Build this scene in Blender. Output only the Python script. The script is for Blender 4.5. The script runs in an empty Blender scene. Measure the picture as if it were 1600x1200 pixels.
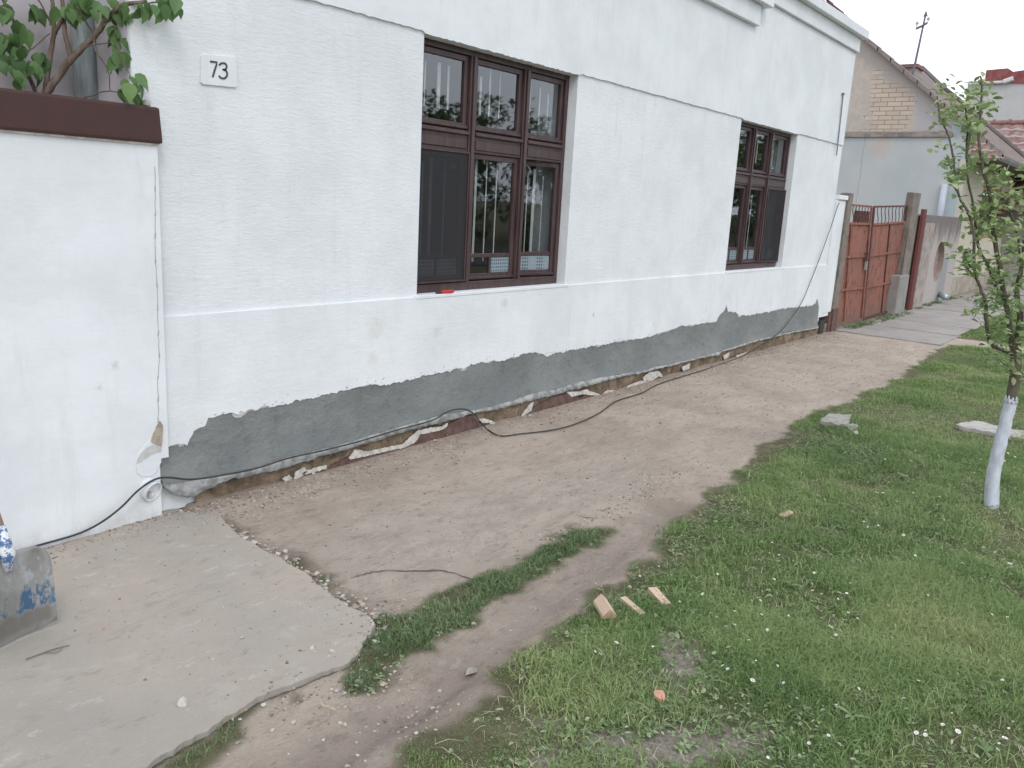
import bpy, bmesh, math, random
import numpy as np
from mathutils import Vector, Matrix
random.seed(7); rng = np.random.default_rng(7)
S = bpy.context.scene; COL = S.collection
# ------------------------------------------------------------ camera
RM = np.array([[0.6178848411677987, -0.7844295348542617, 0.053745957088608985],
               [-0.13682228677450012, -0.17458236882338787, -0.9750900770379171],
               [0.774272552075069, 0.5951397326211224, -0.21519924200335463]])
CP = np.array([0, -3.6899220367231513, 1.6]); FL = 1301.43
cd = bpy.data.cameras.new('camera'); cam = bpy.data.objects.new('camera', cd); COL.objects.link(cam)
cd.sensor_width = 36; cd.lens = 36 * FL / 1600; cd.clip_start = .05; cd.clip_end = 2000
m4 = Matrix.Identity(4)
for i in range(3):
    m4[i][0] = RM[0][i]; m4[i][1] = -RM[1][i]; m4[i][2] = -RM[2][i]; m4[i][3] = CP[i]
cam.matrix_world = m4; S.camera = cam
S.view_settings.view_transform = 'Standard'; S.view_settings.look = 'None'; S.view_settings.gamma = 1
S.view_settings.exposure = 0.22
# ------------------------------------------------------------ world, sun
SUN_EL, SUN_AZ = math.radians(48), math.radians(215)     # azimuth from +Y clockwise
W = bpy.data.worlds.new('World'); S.world = W; W.use_nodes = True
nt = W.node_tree; nt.nodes.clear()
sky = nt.nodes.new('ShaderNodeTexSky'); sky.sky_type = 'NISHITA'; sky.sun_disc = False
sky.sun_elevation = SUN_EL; sky.sun_rotation = SUN_AZ; sky.dust_density = 6; sky.air_density = 1.2
mx = nt.nodes.new('ShaderNodeMix'); mx.data_type = 'RGBA'; mx.inputs[0].default_value = .86
mx.inputs[7].default_value = (11.5, 12.3, 13.4, 1)        # cloud layer over the blue
bg = nt.nodes.new('ShaderNodeBackground'); bg.inputs[1].default_value = .115
ow = nt.nodes.new('ShaderNodeOutputWorld')
nt.links.new(sky.outputs[0], mx.inputs[6]); nt.links.new(mx.outputs[2], bg.inputs[0]); nt.links.new(bg.outputs[0], ow.inputs[0])
sd = bpy.data.lights.new('sun', 'SUN'); sd.energy = .6; sd.angle = math.radians(14); sd.color = (1, .95, .88)
so = bpy.data.objects.new('sun', sd); COL.objects.link(so)
dirv = Vector((math.sin(SUN_AZ) * math.cos(SUN_EL), math.cos(SUN_AZ) * math.cos(SUN_EL), math.sin(SUN_EL)))
so.rotation_euler = dirv.to_track_quat('Z', 'Y').to_euler()

# ------------------------------------------------------------ helpers
def hit(u, v, ax, val):
    """the point of the plane  coord[ax]=val  that stands at photo pixel (u, v)"""
    d = RM.T @ np.array([(u - 800) / FL, (v - 600) / FL, 1.0]); t = (val - CP[ax]) / d[ax]
    return CP + t * d
def gp(u, v, z=0.0): return hit(u, v, 2, z)
def fp(u, v, y=0.0):
    p = hit(u, v, 1, y); return (p[0], p[2])
def hash3(a): return abs(math.sin(a * 127.1 + 3.3) * 43758.5453) % 1
def tag(o, label=None, cat=None, group=None, kind=None):
    if label: o['label'] = label
    if cat: o['category'] = cat
    if group: o['group'] = group
    if kind: o['kind'] = kind
    return o
def empty(name, loc, label, cat, group=None):
    o = bpy.data.objects.new(name, None); o.empty_display_size = .1; COL.objects.link(o); o.location = loc
    bpy.context.view_layer.update()
    return tag(o, label, cat, group)
def link(name, bm, mats, parent=None, smooth=False, recalc=True):
    if recalc: bmesh.ops.recalc_face_normals(bm, faces=bm.faces[:])
    me = bpy.data.meshes.new(name); bm.to_mesh(me); bm.free()
    for m in (mats if isinstance(mats, (list, tuple)) else [mats]): me.materials.append(m)
    if smooth: me.polygons.foreach_set('use_smooth', [True] * len(me.polygons))
    o = bpy.data.objects.new(name, me); COL.objects.link(o)
    if parent:
        o.parent = parent
        if parent.type == 'EMPTY': o.matrix_parent_inverse = Matrix.Translation(parent.location).inverted()
    return o
def box(bm, x0, x1, y0, y1, z0, z1, mi=0):
    vs = [bm.verts.new(c) for c in ((x0, y0, z0), (x1, y0, z0), (x1, y1, z0), (x0, y1, z0), (x0, y0, z1), (x1, y0, z1), (x1, y1, z1), (x0, y1, z1))]
    for f in ((0, 1, 2, 3), (4, 7, 6, 5), (0, 4, 5, 1), (1, 5, 6, 2), (2, 6, 7, 3), (3, 7, 4, 0)):
        bm.faces.new([vs[i] for i in f]).material_index = mi
def bxm(*a):
    bm = bmesh.new(); box(bm, *a); return bm
def bevel(bm, w, seg=2):
    bmesh.ops.bevel(bm, geom=bm.edges[:], offset=w, segments=seg, affect='EDGES', profile=.6); return bm
def prism(bm, pts, d):
    """pts: 3-D outline (planar), extruded by vector d"""
    a = [bm.verts.new(p) for p in pts]; d = Vector(d)
    b = [bm.verts.new(Vector(p) + d) for p in pts]
    bm.faces.new(a); bm.faces.new(b[::-1])
    n = len(a)
    for i in range(n): bm.faces.new((a[i], a[(i + 1) % n], b[(i + 1) % n], b[i]))
def wprism(pts, y0, y1, bm=None):
    bm = bm or bmesh.new(); prism(bm, [(x, y0, z) for x, z in pts], (0, y1 - y0, 0)); return bm
def tube(bm, pts, r, n=8, r2=None, caps=True):
    pts = [Vector(p) for p in pts]; rings = []; ov = (pts[-1] - pts[0]).normalized(); ref = min((Vector((1, 0, 0)), Vector((0, 1, 0)), Vector((0, 0, 1))), key=lambda q: abs(q.dot(ov)))
    for i, p in enumerate(pts):
        t = (pts[min(i + 1, len(pts) - 1)] - pts[max(i - 1, 0)]).normalized()
        a = t.cross(ref)
        if a.length < .05: a = t.cross(Vector((.3, .5, .8)))
        a.normalize(); b = t.cross(a)
        if isinstance(r, (list, tuple)): rr = r[i]
        else: rr = r if r2 is None else r + (r2 - r) * i / (len(pts) - 1)
        rings.append([bm.verts.new(p + (a * math.cos(2 * math.pi * k / n) + b * math.sin(2 * math.pi * k / n)) * rr) for k in range(n)])
    for i in range(len(rings) - 1):
        for k in range(n): bm.faces.new((rings[i][k], rings[i][(k + 1) % n], rings[i + 1][(k + 1) % n], rings[i + 1][k]))
    if caps: bm.faces.new(rings[0][::-1]); bm.faces.new(rings[-1])
def smooth_path(pts, k=6):
    P = [Vector(p) for p in pts]; out = []
    for i in range(len(P) - 1):
        p0 = P[max(i - 1, 0)]; p1 = P[i]; p2 = P[i + 1]; p3 = P[min(i + 2, len(P) - 1)]
        for j in range(k):
            t = j / k
            out.append(.5 * ((2 * p1) + (p2 - p0) * t + (2 * p0 - 5 * p1 + 4 * p2 - p3) * t * t + (3 * p1 - p0 - 3 * p2 + p3) * t ** 3))
    out.append(P[-1]); return out
def ragged(pts, step=.02, amp=.006, seed=1, amp2=None):
    """refine a 2-D polyline (x,z) and roughen it"""
    r = random.Random(seed); out = []
    for i in range(len(pts) - 1):
        a, b = Vector(pts[i]), Vector(pts[i + 1]); n = max(1, int((b - a).length / step))
        for j in range(n):
            p = a.lerp(b, j / n)
            if j or i: p = p + Vector((r.uniform(-amp, amp) * .5, r.uniform(-amp, amp)))
            out.append(tuple(p))
    out.append(tuple(pts[-1])); return out

# ------------------------------------------------------------ materials
class N:
    def __init__(s, name, rough=.85, spec=.3):
        s.m = bpy.data.materials.new(name); s.m.use_nodes = True; s.t = s.m.node_tree; s.b = s.t.nodes['Principled BSDF']
        s.b.inputs['Roughness'].default_value = rough; s.b.inputs['Specular IOR Level'].default_value = spec
        s.tc = s.t.nodes.new('ShaderNodeTexCoord')
    def coords(s, scale=(1, 1, 1)):
        mp = s.t.nodes.new('ShaderNodeMapping'); mp.inputs['Scale'].default_value = scale
        s.t.links.new(s.tc.outputs['Object'], mp.inputs[0]); return mp.outputs[0]
    def noise(s, scale, detail=6, rough=.6, vec=None, dist=0, stretch=None):
        n = s.t.nodes.new('ShaderNodeTexNoise'); n.inputs['Scale'].default_value = scale; n.inputs['Detail'].default_value = detail
        n.inputs['Roughness'].default_value = rough; n.inputs['Distortion'].default_value = dist
        s.t.links.new(vec or s.coords(stretch or (1, 1, 1)), n.inputs['Vector']); return n.outputs['Fac']
    def voro(s, scale, feature='F1', stretch=None):
        n = s.t.nodes.new('ShaderNodeTexVoronoi'); n.inputs['Scale'].default_value = scale; n.feature = feature
        s.t.links.new(s.coords(stretch or (1, 1, 1)), n.inputs['Vector']); return n.outputs['Distance']
    def ramp(s, f, lo, hi, a=0., b=1.):
        n = s.t.nodes.new('ShaderNodeMapRange'); n.interpolation_type = 'SMOOTHSTEP'
        n.inputs[1].default_value = lo; n.inputs[2].default_value = hi; n.inputs[3].default_value = a; n.inputs[4].default_value = b
        s.t.links.new(f, n.inputs[0]); return n.outputs[0]
    def math(s, op, a, b=None):
        n = s.t.nodes.new('ShaderNodeMath'); n.operation = op
        for i, v in enumerate((a, b)):
            if v is None: continue
            if isinstance(v, (int, float)): n.inputs[i].default_value = v
            else: s.t.links.new(v, n.inputs[i])
        return n.outputs[0]
    def mix(s, f, a, b, mode='MIX'):
        n = s.t.nodes.new('ShaderNodeMix'); n.data_type = 'RGBA'; n.blend_type = mode
        if isinstance(f, (int, float)): n.inputs[0].default_value = f
        else: s.t.links.new(f, n.inputs[0])
        for i, v in ((6, a), (7, b)):
            if isinstance(v, tuple): n.inputs[i].default_value = (*v, 1)[:4]
            else: s.t.links.new(v, n.inputs[i])
        return n.outputs[2]
    def attr(s, name):
        n = s.t.nodes.new('ShaderNodeAttribute'); n.attribute_name = name; return n.outputs['Fac']
    def color(s, c):
        if isinstance(c, tuple): s.b.inputs['Base Color'].default_value = (*c, 1)[:4]
        else: s.t.links.new(c, s.b.inputs['Base Color'])
        return s
    def bump(s, h, strength=.5, dist=.01):
        n = s.t.nodes.new('ShaderNodeBump'); n.inputs['Strength'].default_value = strength; n.inputs['Distance'].default_value = dist
        s.t.links.new(h, n.inputs['Height'])
        if s.b.inputs['Normal'].is_linked: s.t.links.new(s.b.inputs['Normal'].links[0].from_socket, n.inputs['Normal'])
        s.t.links.new(n.outputs[0], s.b.inputs['Normal']); return s
def simple(name, c1, c2, scale=8, rough=.85, bump=.3, bd=.004, spec=.3, lo=.35, hi=.65, stretch=None, metal=0, bscale=None):
    n = N(name, rough, spec); f = n.noise(scale, 8, .62, stretch=stretch)
    n.color(n.mix(n.ramp(f, lo, hi), c1, c2)); n.b.inputs['Metallic'].default_value = metal
    if bump: n.bump(n.noise(bscale or scale * 6, 8, .65, stretch=stretch), bump, bd)
    return n.m
WH = (.735, .762, .785)
def m_plaster(name, rough_tex, dirt_z=None):
    n = N(name, .9, .2)
    base = n.mix(n.ramp(n.noise(1.6, 8, .65), .35, .68), WH, (.655, .682, .70))
    base = n.mix(n.ramp(n.noise(3.2, 7, .7, stretch=(2.6, 1, .35)), .52, .72, 0, .5), base, (.60, .615, .615))
    spots = n.ramp(n.noise(9, 8, .7), .66, .74)
    base = n.mix(n.math('MULTIPLY', spots, .22), base, (.5, .5, .48))
    scr = n.ramp(n.noise(5, 8, .75, stretch=(1, 1, 3.2), dist=1.2), .66, .70)
    base = n.mix(n.math('MULTIPLY', scr, .16), base, (.42, .42, .41))
    for (bu, bv, br_, bc, ba) in (((590, 515, .10, (.56, .54, .47), .35), (585, 560, .06, (.56, .53, .47), .3), (685, 520, .05, (.5, .49, .46), .4), (930, 492, .03, (.35, .34, .33), .6), (1023, 508, .02, (.25, .24, .23), .7), (1105, 485, .03, (.35, .34, .33), .5), (790, 475, .06, (.5, .49, .46), .4)) if not dirt_z else ((177, 570, .035, (.42, .38, .36), .6), (150, 604, .03, (.45, .43, .36), .6), (30, 420, .2, (.68, .69, .70), .4))):
        q = hit(bu, bv, 1, -.03); vs_ = n.t.nodes.new('ShaderNodeVectorMath'); vs_.operation = 'DISTANCE'; n.t.links.new(n.tc.outputs['Object'], vs_.inputs[0]); vs_.inputs[1].default_value = (q[0], -.03, q[2])
        dd = n.math('ADD', vs_.outputs['Value'], n.math('MULTIPLY', n.math('SUBTRACT', n.noise(28, 7, .75), .5), br_ * 2.6)); base = n.mix(n.ramp(dd, br_, br_ * .3, 0, ba), base, bc)
    if dirt_z:
        sep = n.t.nodes.new('ShaderNodeSeparateXYZ'); n.t.links.new(n.tc.outputs['Object'], sep.inputs[0])
        splash = n.math('MULTIPLY', n.ramp(sep.outputs[2], dirt_z, 0.0), n.ramp(n.noise(7, 8, .7), .35, .65))
        base = n.mix(n.math('MULTIPLY', splash, .55), base, (.40, .38, .34))
    n.color(base)
    if rough_tex:
        n.bump(n.noise(30, 9, .72, stretch=(.5, 1, 1.9), dist=.25), .75 * rough_tex, .0065)
        n.bump(n.noise(85, 6, .7, stretch=(.6, 1, 1.4)), .55 * rough_tex, .003)
    n.bump(n.noise(6, 6, .6), .35, .012)
    return n.m
M = {}
M['plaster_rough'] = m_plaster('rough white plaster', .85)
M['plaster_smooth'] = m_plaster('smooth white plaster', .28)
M['plaster_mid'] = m_plaster('worn white plaster', .5)
M['plaster_wall'] = m_plaster('garden wall plaster', .22, .16)
M['white_paint'] = simple('white paint', (.78, .8, .82), (.7, .72, .74), 12, .8, .3, .003)
M['plaster_edge'] = simple('broken plaster', (.60, .60, .58), (.46, .45, .42), 40, .95, .6, .006)
M['pink_wall'] = simple('lilac grey plaster', (.50, .46, .48), (.43, .40, .42), 4, .9, .3, .004)
M['brown_cap'] = simple('brown painted cap', (.066, .032, .028), (.058, .029, .026), 14, .62, .25, .002)
M['black'] = simple('black rubber', (.03, .03, .032), (.05, .05, .05), 30, .6, .1)
M['digit'] = simple('faded black enamel', (.045, .045, .05), (.07, .07, .072), 60, .5, 0)
def wood_paint():
    n = N('brown window paint', .42, .5)
    g = n.noise(30, 8, .7, stretch=(1, 1, .12)); g2 = n.noise(5, 6)
    n.color(n.mix(n.ramp(g, .35, .7), (.048, .026, .027), n.mix(g2, (.070, .040, .041), (.105, .068, .068))))
    n.bump(g, .5, .002); return n.m
M['frame'] = wood_paint()
def cement():
    n = N('fresh grey cement render', .8, .35)
    a = n.noise(1.6, 6, .6, stretch=(1, 1, 1.6)); b = n.noise(11, 10, .74, stretch=(1, 1, 1.3)); c = n.noise(45, 6, .65)
    col = n.mix(n.ramp(a, .35, .68), (.178, .192, .192), (.235, .246, .242))
    col = n.mix(n.math('MULTIPLY', n.ramp(b, .54, .62), .5), col, (.125, .134, .136))
    col = n.mix(n.ramp(n.noise(23, 8, .75), .66, .70, 0, .7), col, (.07, .075, .075)); col = n.mix(n.ramp(n.noise(2.3, 5, .6, stretch=(3, 1, .3)), .6, .66, 0, .25), col, (.13, .14, .14))
    col = n.mix(n.math('MULTIPLY', n.ramp(c, .62, .72), .3), col, (.30, .31, .30))
    n.color(col); n.bump(n.ramp(b, .3, .75), .6, .012); n.bump(c, .5, .004); return n.m
M['cement'] = cement()
M['membrane'] = simple('grey plaster lip', (.37, .375, .365), (.20, .205, .20), 17, .8, .6, .006, lo=.38, hi=.6)
def foundation():
    n = N('earthy old masonry', .95, .15)
    a = n.noise(7, 9, .7, dist=.5); b = n.noise(30, 8, .7)
    col = n.mix(n.ramp(a, .35, .65), (.12, .086, .058), (.29, .228, .165))
    col = n.mix(n.math('MULTIPLY', n.ramp(b, .58, .7), .6), col, (.10, .078, .06))
    n.color(col); n.bump(a, .9, .03); n.bump(b, .8, .01); return n.m
M['foundation'] = foundation()
M['maroon'] = simple('old maroon plinth paint', (.105, .056, .05), (.15, .10, .088), 18, .85, .5, .005)
M['flake'] = simple('peeling whitewash', (.62, .60, .56), (.42, .39, .35), 30, .9, .4, .004)
M['glass'] = N('window glass', .03, .5).color((.012, .014, .015)).m
g = M['glass'].node_tree; pb = g.nodes['Principled BSDF']
pb.inputs['Transmission Weight'].default_value = 0
def mk_glass():
    m = bpy.data.materials.new('window glass pane'); m.use_nodes = True; t = m.node_tree; t.nodes.clear()
    o = t.nodes.new('ShaderNodeOutputMaterial'); gl = t.nodes.new('ShaderNodeBsdfGlossy'); gl.inputs['Roughness'].default_value = .02
    gl.inputs['Color'].default_value = (.95, .97, 1, 1)
    tr = t.nodes.new('ShaderNodeBsdfTransparent'); tr.inputs[0].default_value = (.84, .86, .87, 1)
    fr = t.nodes.new('ShaderNodeFresnel'); fr.inputs[0].default_value = 2.15
    nz = t.nodes.new('ShaderNodeTexNoise'); nz.inputs['Scale'].default_value = 3; bp = t.nodes.new('ShaderNodeBump')
    bp.inputs['Strength'].default_value = .018; bp.inputs['Distance'].default_value = .02
    tc = t.nodes.new('ShaderNodeTexCoord'); t.links.new(tc.outputs['Object'], nz.inputs[0]); t.links.new(nz.outputs[0], bp.inputs['Height'])
    t.links.new(bp.outputs[0], gl.inputs['Normal'])
    mx = t.nodes.new('ShaderNodeMixShader')
    geo = t.nodes.new('ShaderNodeNewGeometry'); inv = t.nodes.new('ShaderNodeMath'); inv.operation = 'SUBTRACT'; inv.inputs[0].default_value = 1; t.links.new(geo.outputs['Backfacing'], inv.inputs[1])
    ml = t.nodes.new('ShaderNodeMath'); ml.operation = 'MULTIPLY'; t.links.new(inv.outputs[0], ml.inputs[0]); t.links.new(fr.outputs[0], ml.inputs[1])
    t.links.new(ml.outputs[0], mx.inputs[0]); t.links.new(tr.outputs[0], mx.inputs[1]); t.links.new(gl.outputs[0], mx.inputs[2]); t.links.new(mx.outputs[0], o.inputs[0])
    return m
M['glass'] = mk_glass()
def mk_screen():
    m = bpy.data.materials.new('insect mesh'); m.use_nodes = True; t = m.node_tree; t.nodes.clear()
    o = t.nodes.new('ShaderNodeOutputMaterial'); d = t.nodes.new('ShaderNodeBsdfDiffuse'); d.inputs[0].default_value = (.06, .06, .065, 1)
    tr = t.nodes.new('ShaderNodeBsdfTransparent'); mx = t.nodes.new('ShaderNodeMixShader'); mx.inputs[0].default_value = .5
    t.links.new(tr.outputs[0], mx.inputs[1]); t.links.new(d.outputs[0], mx.inputs[2]); t.links.new(mx.outputs[0], o.inputs[0]); return m
M['screen'] = mk_screen()
def mk_film():
    n = N('patterned window film', .6, .3)
    v = n.voro(40, 'F1'); v.node.inputs['Randomness'].default_value = .05; n.color(n.mix(n.ramp(v, .28, .40), (.06, .09, .12), (.24, .29, .32))); return n.m
M['film'] = mk_film()
M['curtain'] = simple('pale curtain', (.75, .75, .73), (.62, .62, .60), 10, .9, 0)
M['interior'] = simple('dim room wall', (.20, .185, .165), (.14, .13, .115), 3, .95, 0)
M['red_plastic'] = simple('red plastic', (.55, .06, .04), (.45, .04, .03), 30, .4, .1)
M['roof_tile'] = simple('weathered tile', (.17, .10, .085), (.10, .07, .065), 8, .9, .5, .01)
M['galv'] = simple('galvanised sheet', (.50, .56, .56), (.30, .36, .37), 7, .42, .15, .002, metal=.55, stretch=(4, 4, .5))
M['pvc'] = simple('white pvc', (.74, .75, .75), (.6, .6, .58), 20, .5, .1)
def bark(name, c1, c2):
    n = N(name, .9, .2); a = n.noise(22, 8, .7, stretch=(1, 1, .35)); n.color(n.mix(n.ramp(a, .35, .65), c1, c2)); n.bump(a, .8, .006); return n.m
M['bark'] = bark('young bark', (.075, .062, .05), (.15, .13, .105))
M['bark_lilac'] = bark('lilac bark', (.10, .072, .055), (.19, .15, .125))
M['limewash'] = bark('limewashed bark', (.60, .63, .70), (.44, .46, .52))
def leafmat(name, c1, c2, c3=None, rough=.5, sc=3.0):
    n = N(name, rough, .35); r = n.attr('tint'); a = n.noise(sc, 3)
    col = n.mix(r, c1, c2); col = n.mix(n.ramp(a, .4, .7), col, n.mix(r, c2, c3 or c2))
    n.color(col)
    # thin leaf: some light passes through
    tl = n.t.nodes.new('ShaderNodeBsdfTranslucent'); n.t.links.new(col, tl.inputs[0])
    ms = n.t.nodes.new('ShaderNodeMixShader'); ms.inputs[0].default_value = .28
    out = n.t.nodes['Material Output']; n.t.links.new(n.b.outputs[0], ms.inputs[1]); n.t.links.new(tl.outputs[0], ms.inputs[2]); n.t.links.new(ms.outputs[0], out.inputs[0])
    return n.m
M['apple_leaf'] = leafmat('apple leaf', (.16, .24, .10), (.30, .39, .17), (.48, .54, .29))
M['lilac_leaf'] = leafmat('lilac leaf', (.06, .13, .045), (.11, .205, .07), (.16, .27, .09))
M['tree_leaf'] = leafmat('street tree leaf', (.07, .115, .045), (.13, .20, .07), (.19, .26, .10), sc=.5)
M['grass'] = leafmat('grass blade', (.13, .215, .07), (.25, .355, .13), (.38, .42, .20), .55, 1.1)
M['grass_dark'] = leafmat('coarse grass blade', (.095, .165, .068), (.185, .265, .12), (.25, .31, .16), .55, 2.5)
M['clover'] = leafmat('clover leaf', (.13, .20, .085), (.23, .31, .15), (.31, .38, .21), .6, 2)
M['straw'] = simple('dry straw', (.50, .46, .32), (.36, .33, .22), 40, .8, 0)

# ------------------------------------------------------------ ground: polygons in street coordinates
def poly(px, z=0.0): return np.array([gp(u, v, z)[:2] for u, v in px])
LAWN_E = [(1620, 1300), (1489, 0)]
lawn = np.vstack([[(40, -1.62)], poly([(1440, 562), (1400, 590), (1330, 622), (1260, 652), (1210, 682), (1170, 712), (1130, 750), (1085, 790), (1050, 830),
      (1000, 870), (960, 905), (915, 938), (890, 962), (840, 985), (792, 1015), (772, 1045), (782, 1080), (760, 1112), (700, 1140), (640, 1168), (600, 1200)]),
      [(1.2, -2.5), (.6, -3.2), (-1, -5.5), (-1, -9), (40, -9)]])
lawn[0] = (12.6, -1.50); lawn = np.vstack([lawn, [(12.6, -9)]]); lawn = np.delete(lawn, len(lawn) - 2, 0)
lawn2 = np.array([(13.4, -1.45), (14.3, -1.33), (17, -1.22), (40, -1.25), (40, -9), (13.4, -9)])
strip = poly([(528, 1060), (545, 1020), (575, 985), (600, 962), (640, 955), (690, 928), (740, 905), (800, 880), (860, 850), (895, 826), (940, 820), (962, 832),
      (940, 850), (880, 872), (840, 902), (800, 928), (760, 952), (725, 978), (690, 1000), (660, 1028), (620, 1050), (585, 1072), (560, 1082), (530, 1082)])
strip2 = poly([(200, 1215), (300, 1165), (345, 1125), (385, 1100), (405, 1100), (380, 1135), (375, 1170), (340, 1200), (320, 1215)])
tufts = [poly([(450, 868), (478, 868), (480, 882), (452, 882)]), poly([(500, 900), (522, 900), (524, 915), (505, 915)]),
         poly([(455, 1080), (490, 1066), (488, 1078), (462, 1092)])]
slab_px = [(345, 806), (352, 815), (368, 832), (382, 842), (400, 851), (420, 864), (440, 872), (457, 884), (480, 895), (493, 910), (512, 925), (525, 934), (545, 947), (565, 955),
      (580, 964), (586, 975), (580, 985), (568, 1000), (560, 1018), (545, 1034), (520, 1044), (495, 1052), (460, 1066), (435, 1077), (410, 1085), (380, 1102), (350, 1122), (325, 1140),
      (290, 1158), (250, 1182), (215, 1204)]
slab = np.vstack([poly(slab_px, .014), [(.72, -1.44), (.2, -1.62), (-1.2, -1.75), (-3, -1.8), (-3, .0), (2.05, .0), (2.1, -.02), (2.12, -.11)]])
mid = np.vstack([poly([(430, 850), (470, 875), (520, 905), (570, 945), (620, 958), (690, 926), (800, 880), (895, 824), (960, 800), (1010, 770), (1010, 700), (800, 745), (560, 790)])])
rut = [poly([(500, 1200), (560, 1160), (640, 1105), (730, 1045)]), poly([(640, 1110), (730, 1040), (820, 970), (905, 905), (980, 850), (1060, 790)])]
bare = [(poly([(1040, 1000), (1090, 1030), (1110, 1080), (1060, 1100), (1030, 1050)]), .0), (poly([(870, 1120), (1000, 1140), (1200, 1150), (1190, 1185), (1000, 1230), (860, 1200)]), .0)]
def sdf(P, poly):
    """signed distance (inside positive) from points P (n,2) to polygon"""
    d = np.full(len(P), 1e9); inside = np.zeros(len(P), bool); n = len(poly)
    for i in range(n):
        a = poly[i]; b = poly[(i + 1) % n]; e = b - a; w = P - a
        t = np.clip((w @ e) / max(e @ e, 1e-12), 0, 1); q = w - t[:, None] * e; d = np.minimum(d, (q * q).sum(1))
        c = (a[1] > P[:, 1]) != (b[1] > P[:, 1])
        with np.errstate(divide='ignore', invalid='ignore'): xx = (b[0] - a[0]) * (P[:, 1] - a[1]) / (b[1] - a[1]) + a[0]
        inside ^= c & (P[:, 0] < xx)
    d = np.sqrt(d); return np.where(inside, d, -d)
def linedist(P, L):
    d = np.full(len(P), 1e9)
    for a, b in zip(L[:-1], L[1:]):
        e = b - a; w = P - a; t = np.clip((w @ e) / (e @ e), 0, 1); q = w - t[:, None] * e; d = np.minimum(d, np.sqrt((q * q).sum(1)))
    return d
def vnoise(P, s, seed=0):
    """value noise in numpy"""
    Q = P * s + seed * 17.3; i = np.floor(Q).astype(int); f = Q - i; f = f * f * (3 - 2 * f)
    def h(x, y): 
        v = np.sin(x * 127.1 + y * 311.7 + seed * 13.7) * 43758.5453; return v - np.floor(v)
    return (h(i[:, 0], i[:, 1]) * (1 - f[:, 0]) + h(i[:, 0] + 1, i[:, 1]) * f[:, 0]) * (1 - f[:, 1]) + (h(i[:, 0], i[:, 1] + 1) * (1 - f[:, 0]) + h(i[:, 0] + 1, i[:, 1] + 1) * f[:, 0]) * f[:, 1]
def fbm(P, s, seed=0, o=4): return sum(vnoise(P, s * 2 ** k, seed + k) * .5 ** (k + 1) for k in range(o))
def lawn_sd(P):
    j = (fbm(P, 6, 3) - .47) * .28
    g = np.maximum(np.maximum(sdf(P, lawn), sdf(P, lawn2)), -14.1 - P[:, 1]) + j * .8
    return g
def strip_sd(P):
    j = (fbm(P, 9, 5) - .47) * .19
    g = np.maximum(sdf(P, strip), sdf(P, strip2))
    for t in tufts: g = np.maximum(g, sdf(P, t) - .02)
    return g + j + .018
def bare_k(P):
    k = np.zeros(len(P))
    for p, _ in bare: k = np.maximum(k, np.clip((sdf(P, p) + (fbm(P, 7, 9) - .45) * .35) / .12 + .4, 0, 1))
    return k
trench = poly([(345, 822), (368, 842), (400, 860), (440, 880), (480, 905), (515, 935), (560, 962), (600, 990)])
def height(P):
    z = (fbm(P, 1.3, 1) - .5) * .02 + (fbm(P, 9, 2) - .5) * .008
    z += np.clip(lawn_sd(P) / .35, 0, 1) * .022
    z += .006 * (fbm(P, 40, 4, 2) - .4) * (1 - np.clip(lawn_sd(P) / .1, 0, 1))
    for L, w, d in ((rut[0], .05, .022), (rut[1], .07, .022)): z -= d * np.exp(-(linedist(P, L) / w) ** 2)
    z -= .030 * np.exp(-(linedist(P, trench) / .06) ** 2)
    # loose earth drifting up against the plinth
    z += .018 * np.clip(1 + P[:, 1] / .22, 0, 1) * (P[:, 0] > 2.15) * (P[:, 0] < 12.3)
    z -= .03 * np.clip(sdf(P, slab) / .05, 0, 1)
    return z
def grid_mesh(name, xs, ys, zf, attrs, mat, kind='structure', off=0):
    X, Y = np.meshgrid(xs, ys); P = np.stack([X.ravel(), Y.ravel()], 1); nx, ny = len(xs), len(ys)
    Z = zf(P) + off
    me = bpy.data.meshes.new(name); co = np.column_stack([P, Z]).astype('f')
    i = np.arange((ny - 1) * nx).reshape(ny - 1, nx)[:, :-1].ravel()
    F = np.column_stack([i, i + 1, i + nx + 1, i + nx])
    me.vertices.add(len(co)); me.vertices.foreach_set('co', co.ravel()); me.loops.add(F.size); me.loops.foreach_set('vertex_index', F.ravel().astype('i'))
    me.polygons.add(len(F)); me.polygons.foreach_set('loop_start', np.arange(len(F), dtype='i') * 4)
    me.polygons.foreach_set('use_smooth', np.ones(len(F), bool)); me.update()
    for k, v in attrs(P).items():
        a = me.attributes.new(k, 'FLOAT', 'POINT'); a.data.foreach_set('value', v.astype('f'))
    me.materials.append(mat); o = bpy.data.objects.new(name, me); COL.objects.link(o); return tag(o, kind=kind)
crackA = poly([(545, 905), (560, 900), (600, 893), (640, 894), (690, 893), (720, 899), (745, 908)])
crackB = poly([(1000, 760), (1030, 745), (1085, 735), (1110, 722)])
def gattrs(P):
    return {'lawn': np.maximum(lawn_sd(P), strip_sd(P)), 'mid': sdf(P, mid), 'trench': linedist(P, trench), 'bare': bare_k(P),
            'wall': -P[:, 1], 'rutd': np.minimum(linedist(P, rut[0]), linedist(P, rut[1])), 'crack': np.minimum(linedist(P, crackA), linedist(P, crackB) + .004), 'slabd': -sdf(P, slab)}
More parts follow.
